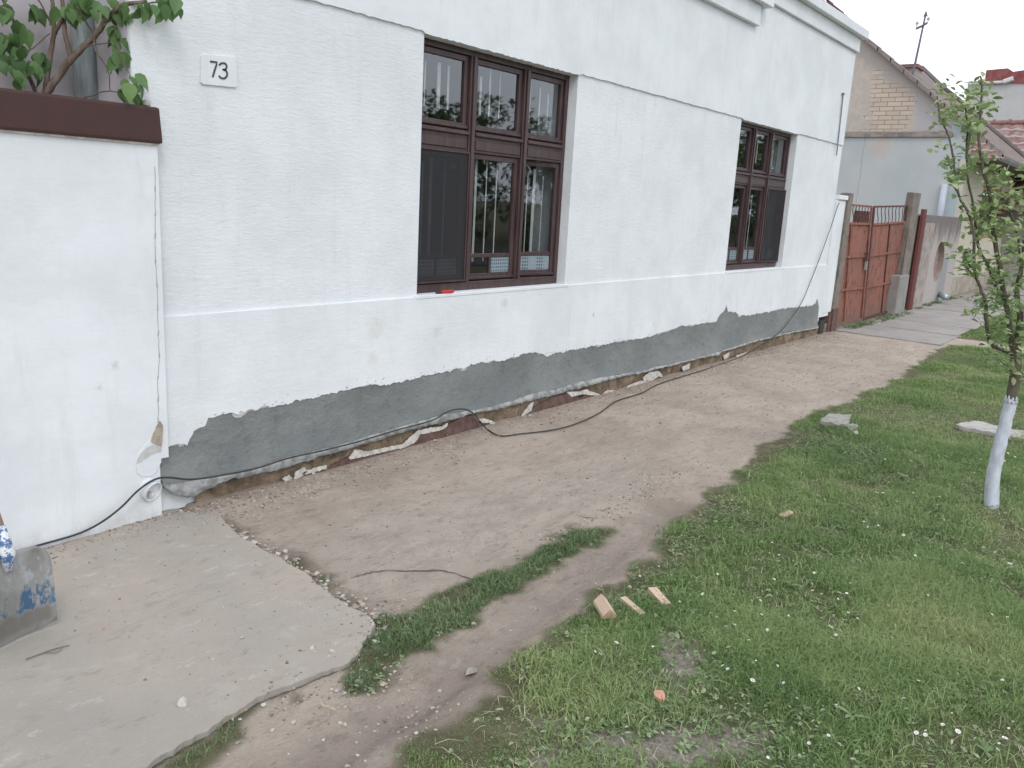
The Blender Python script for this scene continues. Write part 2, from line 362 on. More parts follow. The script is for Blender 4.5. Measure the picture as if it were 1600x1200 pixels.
def m_ground():
    n = N('earth and worn paving', .95, .15)
    a = n.noise(1.5, 6, .6, dist=.4); b = n.noise(7, 9, .7, dist=.5); c = n.noise(55, 7, .7); d = n.noise(22, 8, .75, stretch=(.5, 1, 1))
    dirt = n.mix(n.ramp(a, .35, .65), (.36, .298, .248), (.45, .378, .318))
    dirt = n.mix(n.math('MULTIPLY', n.ramp(b, .45, .7), .5), dirt, (.45, .39, .335))
    # broken old concrete showing through the dust
    pav = n.mix(n.ramp(b, .35, .65), (.44, .39, .335), (.37, .325, .28))
    mk = n.math('ADD', n.attr('mid'), n.math('MULTIPLY', n.math('SUBTRACT', b, .5), .6))
    col = n.mix(n.ramp(mk, -.2, .35, 0, .8), dirt, pav)
    rt = n.math('ADD', n.attr('rutd'), n.math('MULTIPLY', n.math('SUBTRACT', b, .5), .3)); col = n.mix(n.ramp(rt, .22, .03, 0, .45), col, (.185, .155, .135))
    strk = n.noise(5, 9, .78, stretch=(.55, 2.2, 1), dist=.8); col = n.mix(n.ramp(strk, .58, .70, 0, .5), col, (.20, .165, .14)); col = n.mix(n.ramp(strk, .42, .30, 0, .4), col, (.40, .37, .335))
    # brown near the trench and along the plinth
    tr = n.math('ADD', n.attr('trench'), n.math('MULTIPLY', n.math('SUBTRACT', b, .5), .35))
    col = n.mix(n.ramp(tr, .17, .0, 0, .85), col, (.14, .112, .092))
    wl = n.math('ADD', n.attr('wall'), n.math('MULTIPLY', n.math('SUBTRACT', b, .5), .5))
    col = n.mix(n.ramp(wl, .22, .0, 0, .6), col, (.24, .185, .15))
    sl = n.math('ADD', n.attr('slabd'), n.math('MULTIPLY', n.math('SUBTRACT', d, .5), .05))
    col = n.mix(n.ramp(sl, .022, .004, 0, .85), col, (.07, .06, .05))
    # broken, scuffed crust
    cr1 = n.noise(4.2, 10, .74, dist=.6, stretch=(.8, 1.6, 1)); col = n.mix(n.ramp(cr1, .505, .525, 0, .2), col, (.24, .20, .17)); cr2 = n.noise(11, 10, .78, stretch=(.7, 1.5, 1)); col = n.mix(n.ramp(cr2, .565, .59, 0, .42), col, (.19, .155, .132)); col = n.mix(n.ramp(cr2, .42, .395, 0, .4), col, (.43, .395, .35))
    n.bump(cr1, .7, .03); n.bump(cr2, .8, .018)
    col = n.mix(n.ramp(d, .60, .70, 0, .55), col, (.20, .165, .14))
    col = n.mix(n.ramp(c, .66, .74, 0, .6), col, (.44, .41, .375))
    col = n.mix(n.ramp(n.noise(90, 4, .6), .66, .72, 0, .5), col, (.16, .13, .11))
    # crack lines
    # soil under the turf
    lw = n.math('ADD', n.attr('lawn'), n.math('MULTIPLY', n.math('SUBTRACT', b, .5), .12))
    soil = n.mix(n.ramp(b, .35, .65), (.085, .085, .045), (.16, .145, .09))
    soil = n.mix(n.attr('bare'), soil, n.mix(n.ramp(c, .35, .65), (.20, .17, .145), (.33, .29, .25)))
    col = n.mix(n.ramp(lw, -.03, .05), col, soil)
    n.color(col); n.bump(b, .5, .02); n.bump(c, .8, .008); n.bump(n.voro(70), .25, .006); return n.m
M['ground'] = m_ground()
xs = np.concatenate([np.arange(-3, 1, .05), np.arange(1, 8, .022), np.arange(8, 14, .05), np.arange(14, 42, .3), np.array([45, 60, 90, 200, 500.])])
xs = np.concatenate([[-500, -100, -30, -8], xs])
ys = np.concatenate([[-500, -100, -40, -20, -14.5, -13.8, -8], np.arange(-6.5, -3.6, .08), np.arange(-3.6, .2, .022), [.5, 2, 8, 30, 100, 500]])
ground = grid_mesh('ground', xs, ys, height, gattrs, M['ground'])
def ribbon(name, L, w, z=.0035):
    P = ragged([tuple(p) for p in L], .012, .007, len(L)); bm = bmesh.new(); prev = None; n = len(P)
    for i, (x, y) in enumerate(P):
        a = Vector(P[max(i - 1, 0)]); b = Vector(P[min(i + 1, n - 1)]); t = (b - a).normalized(); k = w * (.25 + .9 * vnoise(np.array([[i * .37, 1.]]), 1, 3)[0]) * min(1, (i + 1) / 6, (n - i) / 6)
        zz = float(height(np.array([[x, y]]))[0]) + z; cur = [bm.verts.new((x - t.y * k, y + t.x * k, zz)), bm.verts.new((x + t.y * k, y - t.x * k, zz))]
        if prev: bm.faces.new((prev[0], prev[1], cur[1], cur[0]))
        prev = cur
    return tag(link(name, bm, M['crackdirt']), kind='structure')
M['crackdirt'] = simple('dark crack soil', (.085, .07, .055), (.13, .11, .09), 60, .95, 0)
ribbon('path_crack', crackA, .006); ribbon('path_crack', poly([(900, 806), (918, 810), (935, 812)]), .008)
# street (asphalt) behind the camera, where the windows see it
def asphalt():
    n = N('asphalt', .9, .3); n.color(n.mix(n.ramp(n.noise(3, 8), .35, .65), (.06, .06, .06), (.09, .088, .085))); n.bump(n.noise(90, 5), .5, .005); return n.m
bm = bmesh.new(); box(bm, -200, 300, -14.0, -9.0, -.05, .05); tag(link('road', bm, asphalt()), kind='structure')

# concrete slab, left
def m_slab():
    n = N('worn concrete', .9, .25)
    a = n.noise(1.1, 6, .6, dist=.6); b = n.noise(6, 9, .7, dist=.4); c = n.noise(60, 7, .7); d = n.noise(16, 8, .75, stretch=(.5, 1, 1))
    col = n.mix(n.ramp(a, .32, .68), (.30, .277, .248), (.36, .315, .268))
    col = n.mix(n.ramp(b, .5, .72, 0, .5), col, (.40, .37, .33))
    strk = n.noise(3.5, 9, .75, stretch=(.6, 2, 1), dist=1); col = n.mix(n.ramp(strk, .56, .72, 0, .5), col, (.225, .205, .18)); col = n.mix(n.ramp(d, .60, .74, 0, .4), col, (.20, .18, .16))
    col = n.mix(n.ramp(n.noise(4.3, 7, .65), .58, .72, 0, .4), col, (.33, .25, .20))
    col = n.mix(n.ramp(c, .64, .72, 0, .6), col, (.18, .16, .14)); cr2 = n.noise(9, 10, .8, stretch=(.7, 1.4, 1)); col = n.mix(n.ramp(cr2, .575, .60, 0, .35), col, (.20, .18, .155)); col = n.mix(n.ramp(cr2, .41, .385, 0, .5), col, (.44, .415, .38)); n.color(col); n.bump(cr2, .4, .008)
    n.bump(n.noise(150, 5, .7), .5, .002)
    n.bump(b, .25, .012); n.bump(c, .6, .004); return n.m
M['slab'] = m_slab()
def flat_slab(name, P2, z0, z1, mat, seed=1, amp=.006, smooth_n=40):
    pts = [tuple(p) for p in P2]
    rp = ragged(pts[:smooth_n] if smooth_n < len(pts) else pts + [pts[0]], .018, amp, seed)
    if smooth_n < len(pts): rp = rp + pts[smooth_n:]
    else: rp = rp[:-1]
    bm = bmesh.new(); r = random.Random(seed)
    top = [bm.verts.new((x, y, z1 - .002)) for x, y in rp]
    cx = sum(p[0] for p in rp) / len(rp); cy = sum(p[1] for p in rp) / len(rp)
    bot = [bm.verts.new((x + (x - cx) * .004 + r.uniform(-.004, .004), y + (y - cy) * .004, z0)) for x, y in rp]
    bm.faces.new(top); n = len(top)
    for i in range(n): bm.faces.new((top[i], bot[i], bot[(i + 1) % n], top[(i + 1) % n]))
    return bm
bm = flat_slab('pavement', slab, -.06, .014, M['slab'], 3, .007, len(slab_px))
tag(link('pavement', bm, M['slab']), kind='structure')
# far paving slabs from the gate on
bm = bmesh.new(); r = random.Random(4); x = 12.35
while x < 45:
    w = 1.25 + r.uniform(-.05, .1)
    y1 = -1.42 - r.uniform(0, .05) if x > 13 else -1.45
    sk = .05
    prism(bm, [(x + sk, -.02 if x > 16.5 else -.05, .012 + r.uniform(0, .008)), (x + w - .02 + sk, -.02 if x > 16.5 else -.05, .014), (x + w - .02 - sk, y1, .012), (x - sk, y1, .012 + r.uniform(0, .006))], (0, 0, -.06))
    x += w
M['slab_far'] = simple('grey paving', (.27, .25, .237), (.34, .312, .292), 3, .9, .4, .004)
tag(link('far_pavement', bm, M['slab_far']), kind='structure')

# ------------------------------------------------------------ white house
HX0, HX1 = 1.967, 11.70; ZH, ZD = 2.545, .968
W1 = (3.766, 5.40); W2 = (8.395, 10.02); WB1, WT1 = .985, 2.53
house = empty('white_house', (HX0, 0, 0), 'long white plastered house with two brown windows and a bare grey cement plinth', 'house')
def Z(u, v, y=0): return fp(u, v, y)
# rough field between the bands
bm = bmesh.new()
for x0, x1 in ((HX0, W1[0]), (W1[1], W2[0]), (W2[1], HX1)):
    box(bm, x0, x1, 0, .34, ZD, ZH)
for w in (W1, W2):
    box(bm, w[0], w[1], .001, .34, ZD - .03, WB1 - .004)
    box(bm, w[0], w[1], .004, .34, WT1, ZH + .01)
link('wall', bm, M['plaster_rough'], house)
# frieze above the windows, 12 mm proud, with a slightly wavy lower edge
r = random.Random(2)
low = [(x, ZH - .004 + r.uniform(-.0035, .0035) + (-.012 if (W1[0] < x < W1[1] or W2[0] < x < W2[1]) else 0)) for x in np.arange(HX0, HX1 + .01, .03)]
bm = wprism(low + [(HX1, 3.70), (HX0, 3.70)], -.014, .33); link('frieze', bm, M['plaster_smooth'], house)
def interp_(poly, x): return float(np.interp(x, [p[0] for p in poly], [p[1] for p in poly]))
# chipped dado above the cement plinth
cem_top = [(250, 703), (256, 700), (262, 694), (276, 692), (290, 695), (300, 672), (309, 669), (318, 665), (323, 654), (333, 651), (358, 643), (372, 645), (385, 640), (420, 634), (440, 630), (470, 624), (500, 617),
    (530, 611), (560, 604), (582, 600), (598, 602), (640, 592), (700, 578), (728, 574), (733, 569), (745, 567), (775, 564), (800, 558), (815, 553), (830, 551), (845, 552), (851, 557), (872, 550), (900, 545), (930, 539),
    (960, 534), (1000, 528), (1030, 520), (1060, 510), (1090, 506), (1117, 502), (1122, 492), (1129, 486), (1133, 474), (1136, 487), (1148, 488), (1153, 493), (1165, 493), (1180, 490), (1200, 487), (1215, 482), (1240, 480),
    (1265, 477), (1272, 474), (1275, 466), (1278, 480)]
ct = [Z(*p) for p in cem_top]
rt = ragged(ragged(ct, .04, .008, 12), .013, .0055, 11)
x_r = HX1 + .02
bm = wprism([(2.02, ZD + .006), (2.02, .26)] + rt + [(rt[-1][0] + .01, .25), (12.0, .25), (12.0, ZD + .002)], -.017, .004)
# cleaner upper arris
link('dado', bm, M['plaster_mid'], house)
# little broken plaster edge under the dado
bm = bmesh.new()
lip = [(x, z) for x, z in rt]
low2 = [(x + r.uniform(-.004, .004), z - max(.002, .004 + .017 * (fbm(np.array([[x, 3.]]), 9, 6)[0] - .35) * 2.2)) for x, z in rt]
wprism([(x, z + .02) for x, z in lip[::-1]] + low2, -.011, .004, bm)
link('broken_edge', bm, M['plaster_edge'], house)
# smears and drips of the grey render left on the white paint
bm = bmesh.new(); rq = random.Random(31)
for k in range(150):
    x = rq.uniform(rt[0][0] + .1, rt[-1][0] - .1); z0_ = interp_(rt, x) + abs(rq.gauss(0, .022)) + .006; s_ = rq.uniform(.0025, .009) * (1.6 if rq.random() < .12 else 1); m__ = rq.randint(6, 9); a0_ = rq.uniform(0, 6)
    prism(bm, [(x + math.cos(a0_ + q * 6.283 / m__) * s_ * rq.uniform(.5, 1.5), -.0174, z0_ + math.sin(a0_ + q * 6.283 / m__) * s_ * rq.uniform(.3, .9)) for q in range(m__)], (0, .0006, 0))
link('render_smears', bm, simple('dried cement splash', (.42, .43, .42), (.56, .56, .55), 40, .9, .2), house)['kind'] = 'stuff'
# cement plinth: a swelling sheet
cem_bot = [(252, 748), (266, 756), (300, 750), (350, 742), (400, 729), (450, 712), (500, 702), (560, 686), (595, 674), (640, 662), (700, 644), (745, 641), (800, 626), (837, 613), (870, 607), (907, 596), (950, 588), (1000, 579),
    (1062, 566), (1125, 549), (1185, 530), (1230, 520), (1278, 511)]
cb = [Z(u, v, -.03) for u, v in cem_bot]
def interp(poly, x): return float(np.interp(x, [p[0] for p in poly], [p[1] for p in poly]))
bm = bmesh.new(); XS = np.arange(cb[0][0], cb[-1][0], .022); rows = 12; grid = []
for x in XS:
    zt = max(interp(ct, x - .01), interp(ct, x + .01), interp(ct, x)) + .05; zb = interp(cb, x); colv = []
    for j in range(rows + 1):
        t = j / rows; z = zt + (zb - zt) * t
        bulge = .004 + .006 * vnoise(np.array([[x, z]]), 3, 3)[0] + .006 * vnoise(np.array([[x, z]]), 9, 7)[0] + .022 * t ** 4
        colv.append(bm.verts.new((x, -.002 - bulge, z)))
    grid.append(colv)
for i in range(len(grid) - 1):
    for j in range(rows): bm.faces.new((grid[i][j], grid[i + 1][j], grid[i + 1][j + 1], grid[i][j + 1]))
link('cement_plinth', bm, M['cement'], house, smooth=True)
# pale torn lip along the foot of the cement
lip_bot = [(256, 760), (275, 772), (300, 776), (327, 764), (350, 750), (370, 747), (425, 737), (470, 722), (512, 710), (575, 692), (630, 675), (700, 657), (745, 645), (790, 637), (835, 624), (860, 619), (905, 607), (950, 594),
    (1000, 584), (1030, 576), (1062, 569), (1066, 565), (1125, 555), (1130, 549), (1160, 541), (1185, 533), (1230, 522), (1278, 513)]
lb = [Z(u, v, -.05) for u, v in lip_bot]
bm = bmesh.new(); prev = None
for i, x in enumerate(np.arange(cb[0][0], cb[-1][0], .013)):
    zt = interp(cb, x) + .004; zb = min(interp(lb, x) + .022 * (fbm(np.array([[x, 1.]]), 16, 2, 3)[0] - .45) + r.uniform(-.004, .004), zt - .010)
    out = .004 + .020 * vnoise(np.array([[x, 5.]]), 5, 5)[0]
    cur = [bm.verts.new(c) for c in ((x, -.024, zt + .004), (x, -.032 - out * .4, (zt * 2 + zb) / 3), (x, -.034 - out, zb), (x, -.026 - out, zb - .005), (x, -.004, zb + .004))]
    if prev:
        for k in range(4): bm.faces.new((prev[k], cur[k], cur[k + 1], prev[k + 1]))
    prev = cur
link('plaster_lip', bm, M['membrane'], house, smooth=True)
# exposed masonry under it
bm = bmesh.new(); prev = None
for i, x in enumerate(np.arange(2.2, 12.02, .02)):
    zt = max(interp(lb, x) + .03, .06); n1 = [.03 * vnoise(np.array([[x, z]]), 8, 9)[0] + .012 * vnoise(np.array([[x, z]]), 30, 4)[0] for z in (0, .04, .08, .12, .16)]
    zz = np.linspace(-.06, zt, 6); cur = [bm.verts.new((x, -.002 - .026 * vnoise(np.array([[x, z]]), 9, 9)[0] - .013 * vnoise(np.array([[x, z]]), 32, 4)[0] - (.03 if k == 0 else 0), z)) for k, z in enumerate(zz)]
    if prev:
        for k in range(5): bm.faces.new((prev[k], cur[k], cur[k + 1], prev[k + 1]))
    prev = cur
link('foundation', bm, M['foundation'], house, smooth=True)
# strips of the old maroon plinth paint, edged by peeling whitewash
def strip_patch(top_px, name, mat, y, bot=None, seed=1, parent=house):
    tp = ragged([Z(u, v, y) for u, v in top_px], .012, .004, seed)
    if bot is None: bp = [(tp[-1][0], -.03), (tp[0][0], -.03)]
    else: bp = ragged([Z(u, v, y) for u, v in bot], .012, .003, seed + 5)[::-1]
    return link(name, wprism(tp + bp, y, y + .02), mat, parent)
maroon = [[(512, 736), (522, 726), (545, 714), (600, 703), (633, 697), (650, 688), (658, 678), (672, 674), (690, 671), (700, 664), (722, 652), (737, 650), (752, 662), (768, 668), (785, 668), (805, 656), (828, 640), (845, 632), (862, 622), (890, 614), (905, 622), (918, 616), (925, 620), (945, 614), (985, 605), (1003, 600), (1020, 597)]]
for i, mp_ in enumerate(maroon): strip_patch(mp_, 'old_paint', M['maroon'], -.043, seed=20 + i)
flakes = [([(545, 716), (556, 702), (575, 706), (600, 700), (630, 694), (645, 680), (655, 672), (657, 678), (650, 690), (634, 699), (600, 706), (548, 718)]),
          ([(470, 742), (480, 735), (495, 731), (511, 727), (510, 732), (495, 737), (480, 741)]), ([(441, 748), (452, 742), (457, 748), (446, 753)]),
          ([(462, 738), (476, 730), (480, 736), (470, 746), (460, 750)]),
          ([(655, 672), (675, 668), (690, 667), (700, 661), (698, 667), (690, 672), (672, 676), (657, 679)]),
          ([(738, 646), (748, 655), (757, 654), (770, 658), (778, 664), (795, 660), (815, 650), (828, 632), (834, 628), (830, 642), (808, 656), (790, 666), (776, 668), (765, 661), (752, 661), (742, 652)]),
          ([(886, 613), (905, 612), (917, 608), (921, 611), (940, 617), (950, 610), (975, 610), (985, 601), (1003, 595), (1012, 597), (1010, 592), (1014, 596), (1010, 603), (985, 609), (965, 614), (945, 620), (930, 618), (910, 616), (893, 620)]),
          ([(1005, 590), (1015, 582), (1030, 580), (1037, 590), (1030, 588), (1018, 595), (1006, 596)]), ([(1065, 574), (1078, 568), (1077, 576), (1068, 580)]), ([(1130, 556), (1140, 551), (1138, 558), (1132, 562)]),
          ([(1150, 556), (1168, 550), (1160, 556), (1152, 560)])]
for i, f in enumerate(flakes):
    q = ragged([Z(u, v, -.047) for u, v in f + [f[0]]], .008, .0035, 40 + i)[:-1]
    link('peeling_whitewash', wprism(q, -.0475, -.040), M['flake'], house)
# cornices: the left (projecting) part sits lower than the right part
def cornice(x0, x1, zs):
    bm = bmesh.new()
    for k, (z0, z1, y) in enumerate(zs): box(bm, x0, x1 - (0 if k else .0), y, .32, z0, z1)
    return bm
bm = cornice(HX0 - .02, 8.45, ((3.425, 3.618, -.062),)); box(bm, HX0 - .04, 8.60, -.125, .32, 3.618, 3.90)
link('cornice', bevel(bm, .006, 1), M['plaster_smooth'], house)
bm = cornice(8.606, 11.72, ((3.702, 3.872, -.05),)); box(bm, 8.606, 11.80, -.12, .32, 3.872, 3.975)
link('cornice', bevel(bm, .006, 1), M['plaster_smooth'], house)
bm = bmesh.new(); box(bm, HX0, 8.55, -.10, .33, 3.90, 4.75); link('attic', bm, M['plaster_smooth'], house)
# body: side walls, back, floor, ceiling
bm = bmesh.new(); box(bm, HX0, HX0 + .3, .34, 6, 0, 3.95); box(bm, HX1 - .3, HX1, .33, 6, 0, 3.95); box(bm, HX0 + .3, HX1 - .3, 5.7, 6, 0, 3.95)
prism(bm, [(HX1 - .25, .33, 3.95), (HX1 - .25, 5.7, 3.95), (HX1 - .25, 3.0, 6.35)], (.24, 0, 0)); box(bm, HX0 + .002, HX1 - .002, .004, .338, .0, ZD)
link('side_wall', bm, M['plaster_mid'], house)
bm = bmesh.new(); box(bm, HX0 + .3, HX1 - .3, .34, 5.7, .2, .3); box(bm, HX0 + .3, HX1 - .3, .34, 5.7, 2.95, 3.05); box(bm, 6.6, 6.75, .34, 5.7, .3, 2.95); box(bm, HX0 + .32, HX1 - .32, 3.3, 3.4, .3, 2.95)
link('room', bm, M['interior'], house)
# roof with a tiled edge
bm = bmesh.new(); pt = .82
prism(bm, [(HX0 - .1, .02, 3.99), (HX0 - .1, 3.0, 3.99 + 2.98 * pt), (HX0 - .1, 6.2, 3.75), (HX0 - .1, 6.2, 3.71), (HX0 - .1, 3.0, 3.93 + 2.98 * pt), (HX0 - .1, .02, 3.94)], (11.93 - HX0, 0, 0))
rf = link('roof', bm, M['roof_tile'], house)
bm = bmesh.new()
for k in range(24):
    y = -.02 + k * .155; z = 3.985 + y * pt
    box(bm, 11.72, 11.95, y, y + .17, z + .0, z + .03)
    for v in bm.verts[-8:]: v.co.z += (v.co.y - y) * pt - .0 + .012 * (1 if v.co.y < y + .05 else 0)
link('verge_tiles', bm, M['roof_tile'], rf)
# right end: white pilaster strip with capped conduit, maroon base
bm = bmesh.new(); box(bm, HX1 + .003, 12.10, -.022, .3, .30, 1.84); link('pilaster', bevel(bm, .004, 1), M['plaster_mid'], house)
bm = bmesh.new(); box(bm, 11.77, 12.16, -.045, .3, 1.845, 1.905); link('pilaster_cap', bevel(bm, .006, 1), M['white_paint'], house)
bm = bmesh.new(); box(bm, 12.0, 12.12, -.035, .3, -.02, .30); box(bm, 12.2, 12.3, -.05, .0, -.02, .31); link('pilaster_base', bm, M['maroon'], house)
a = hit(1317.5, 147, 1, -.03); b = hit(1307, 243, 1, -.03)
bm = bmesh.new(); tube(bm, [a, (a + b) / 2 + (.004, 0, 0), b], .008, 8); box(bm, a[0] - .02, a[0] + .025, -.042, -.012, a[2] - .008, a[2] + .014); link('conduit', bm, simple('grey conduit', (.20, .22, .25), (.15, .16, .18), 20, .6, 0), house)
a = fp(1282, 488); bm = bmesh.new(); box(bm, a[0] - .05, a[0] + .12, -.036, -.0, .02, .20); link('vent_hole', bm, M['black'], house)

# number plate 73
pl = [hit(*q, 1, -.009) for q in [(315, 87), (317, 84), (367, 88), (370, 90), (371, 134), (369, 137), (318, 132), (314, 129)]]
bm = bmesh.new(); prism(bm, [tuple(p) for p in pl], (0, .009, 0)); bevel(bm, .003, 2)
plate = link('number_plate', bm, M['plaster_smooth'], house, smooth=False); plate['label'] = 'flush white plate with the house number 73'
def stroke(pts, w, y):
    bm = bmesh.new()
    P = [Vector((*fp(u, v, y),)) for u, v in pts]
    L = []; R = []
    for i, p in enumerate(P):
        t = (P[min(i + 1, len(P) - 1)] - P[max(i - 1, 0)]).normalized(); nn = Vector((-t.y, t.x)) * w
        L.append(p + nn); R.append(p - nn)
    for i in range(len(P) - 1):
        prism(bm, [(q.x, y, q.y) for q in (L[i], L[i + 1], R[i + 1], R[i])], (0, .003, 0))
    return bm
def arc(cx, cy, rx, ry, a0, a1, n=12): return [(cx + rx * math.cos(math.radians(a0 + (a1 - a0) * i / n)), cy + ry * math.sin(math.radians(a0 + (a1 - a0) * i / n))) for i in range(n + 1)]
link('digit', stroke([(328.5, 96), (339.5, 97.3), (338.6, 101), (335, 112), (332.6, 120.5)], .0043, -.0115), M['digit'], plate)
pts3 = arc(348.6, 104, 6.0, 5.6, 200, 440) [:-1] + arc(348.8, 115.6, 6.6, 7.0, -95, 160)
link('digit', stroke(pts3, .0042, -.0117), M['digit'], plate)

# ------------------------------------------------------------ windows
def pane_sub(name, bm, mat, par, label=None):
    o = link(name, bm, mat, par)
    if label: o['label'] = label
    return o
def chain_parent(o): pass
def make_window(x0, x1, z0, z1, bays, dark_bay, open_bay, lab, small_cfg):
    H = z1 - z0; zf = lambda t: z1 - t * H
    yF = .075
    f = bmesh.new()
    fr = .038
    box(f, x0 + .001, x0 + fr, yF, yF + .07, z0, z1 - .001); box(f, x1 - fr, x1 - .001, yF, yF + .07, z0, z1 - .001)
    box(f, x0 + fr, x1 - fr, yF + .002, yF + .07, z1 - fr, z1 - .002); box(f, x0 + fr, x1 - fr, yF - .012, yF + .07, z0, z0 + .055)
    for m in bays[1:-1]:
        box(f, m - .030, m + .030, yF - .006, yF + .07, z0 + .056, z1 - fr - .001); box(f, m - .014, m + .014, yF - .020, yF - .007, z0 + .056, z1 - fr - .001)
    for i in range(3):
        a = bays[i] + (fr if i == 0 else .031); b = bays[i + 1] - (fr if i == 2 else .031)
        box(f, a, b, yF + .004, yF + .07, zf(.412), zf(.325)); box(f, a, b, yF - .018, yF + .003, zf(.343), zf(.330)); box(f, a + .015, b - .015, yF - .004, yF + .003, zf(.400), zf(.360))
    win = link('window', bevel(f, .003, 1), M['frame'], house); win['label'] = lab
    for i in range(3):
        a = bays[i] + (fr if i == 0 else .031) + .002; b = bays[i + 1] - (fr if i == 2 else .031) - .002
        for k, (t0, t1) in enumerate(((.027, .322), (.414, .962))):
            zt, zb = zf(t0), zf(t1); op = (i == open_bay and k == 1)
            s = .034; yS = yF + .018
            g = bmesh.new()
            box(g, a, a + s, yS, yS + .035, zb, zt); box(g, b - s, b, yS, yS + .035, zb, zt)
            box(g, a + s, b - s, yS, yS + .035, zt - s, zt); box(g, a + s, b - s, yS, yS + .035, zb, zb + s + .008); box(g, a + .004, b - .004, yS - .016, yS - .001, zb + .006, zb + .026)
            gl = bmesh.new(); box(gl, a + s - .004, b - s + .004, yS + .016, yS + .020, zb + s, zt - s + .004)
            fl = []
            if k == 1:
                zr = zf(.845); zr2 = zf(.862); box(g, a + s, b - s, yS + .004, yS + .03, zr2, zr)
                mid_ = (a + b) / 2; nsm = small_cfg[i]
                if nsm > 1: box(g, mid_ - .011, mid_ + .011, yS + .004, yS + .03, zb + s + .008, zr2)
                cells = [(a + s, mid_ - .011), (mid_ + .011, b - s)] if nsm > 1 else [(a + s, b - s)]
                for ci, (ca, cb_) in enumerate(cells):
                    if nsm == 3 and ci == 0: continue
                    h = bmesh.new(); box(h, ca + .002, cb_ - .002, yS + .0115, yS + .0145, zb + s + .012, zr2 - .003); fl.append(h)
            if op:      # casement pushed inward a little, hinged on the right
                mt = Matrix.Translation((b, yS, 0)) @ Matrix.Rotation(math.radians(-9), 4, 'Z') @ Matrix.Translation((-b, -yS, 0))
                for q in [g, gl] + fl: q.transform(mt)
            pane_sub('sash', bevel(g, .0025, 1), M['frame'], win); pane_sub('glass_pane', gl, M['glass'], win)
            for h in fl: pane_sub('window_film', h, M['film'], win)
            # pale curtain edges hanging inside
            w_ = b - a
            rr = random.Random(i * 7 + k + int(x0 * 10))
            for q in range(3):
                cx = a + w_ * (.28 + .25 * q + rr.uniform(-.06, .06)); cw = rr.uniform(.008, .034)
                c = bmesh.new(); box(c, cx, cx + cw, .165 + q * .01, .168 + q * .01, zb + .12, zt - rr.uniform(.02, .1)); pane_sub('curtain', c, M['curtain'], win)
    if dark_bay is not None:
        i = dark_bay; a = bays[i] + (.012 if i == 0 else .031); b = bays[i + 1] - (.012 if i == 2 else .031)
        c = bmesh.new(); box(c, a + .012, b - .012, yF - .016, yF - .014, z0 + .075, zf(.418)); pane_sub('insect_screen', c, M['screen'], win, 'dark grey insect screen')
        c = bmesh.new(); T, Bz = zf(.412), z0 + .062
        box(c, a, a + .011, yF - .024, yF - .008, Bz, T); box(c, b - .011, b, yF - .024, yF - .008, Bz, T); box(c, a + .012, b - .012, yF - .024, yF - .008, T - .012, T); box(c, a + .012, b - .012, yF - .024, yF - .008, Bz, Bz + .012)
        pane_sub('screen_frame', c, M['frame'], win)
    return win
b1 = [W1[0], fp(737.5, 250, .06)[0], fp(820, 250, .06)[0], W1[1]]
make_window(W1[0], W1[1], WB1, WT1, b1, 0, 2, 'large brown window near the middle of the wall, right lower sash ajar', (2, 3, 1))
b2 = [W2[0], fp(1177, 250, .06)[0], fp(1204, 250, .06)[0], W2[1]]
make_window(W2[0], W2[1], WB1, WT1, b2, 2, None, 'farther brown window by the gate, screen on its right lower sash', (2, 2, 2))
# thin plastered outer sills
for w in (W1, W2):
    bm = bmesh.new(); box(bm, w[0] - .02, w[1] + .03, -.021, .076, WB1 - .024, WB1 - .002); link('sill', bevel(bm, .003, 1), M['plaster_mid'], house)

# folding knife / cutter on the sill
a = hit(683, 462, 2, WB1); kb = hit(697, 461, 2, WB1)
kn = empty('utility_knife', (fp(696, 461)[0], -.01, WB1), 'small red and black utility knife lying on the left window sill', 'knife')
x0 = fp(684, 461)[0]
bm = bmesh.new(); prism(bm, [(x0 + .02, -.02, WB1 + .001), (x0 + .10, -.028, WB1 + .001), (x0 + .145, -.015, WB1 + .001), (x0 + .14, .0, WB1 + .001), (x0 + .09, .004, WB1 + .001), (x0 + .02, 0, WB1 + .001)], (0, 0, .018)); link('handle', bevel(bm, .003, 1), M['red_plastic'], kn)
bm = bmesh.new(); prism(bm, [(x0 - .03, -.012, WB1 + .001), (x0 + .019, -.02, WB1 + .001), (x0 + .019, 0, WB1 + .001), (x0 - .02, .004, WB1 + .001)], (0, 0, .014)); link('blade_holder', bevel(bm, .002, 1), M['black'], kn)

# ------------------------------------------------------------ garden wall on the left, with brown cap
gw = empty('garden_wall', (0, -.05, 0), 'white plastered garden wall with a dark brown cap, left of the house', 'wall')
XE = 2.045
bm = bmesh.new(); box(bm, -4, 1.95, -.052, .14, -.03, 1.752); box(bm, 1.95, XE, -.052, -.0305, .30, 1.752)
link('wall', bm, M['plaster_wall'], gw)
# lower right end of the wall with its chipped outline around the drain
edge = [fp(u, v, -.052) for u, v in [(248, 640), (251, 662), (246, 668), (240, 676), (235, 688), (225, 697), (216, 712), (214, 722), (217, 742), (221, 752), (226, 772), (236, 782), (255, 782), (262, 790)]]
er = ragged(edge, .012, .003, 5)
bm = wprism([(1.951, .299), (XE, .299)] + er[1:] + [(er[-1][0], -.02), (1.951, -.02)], -.052, -.0305) if False else bmesh.new()
P = [(1.951, er[0][1])] + er + [(2.08, -.02), (1.951, -.02)]
P = [(max(p[0], 1.953), p[1]) for p in P]
box(bm, 1.9505, 2.0, -.050, -.002, -.02, .30); link('wall_end', bm, M['plaster_wall'], gw)
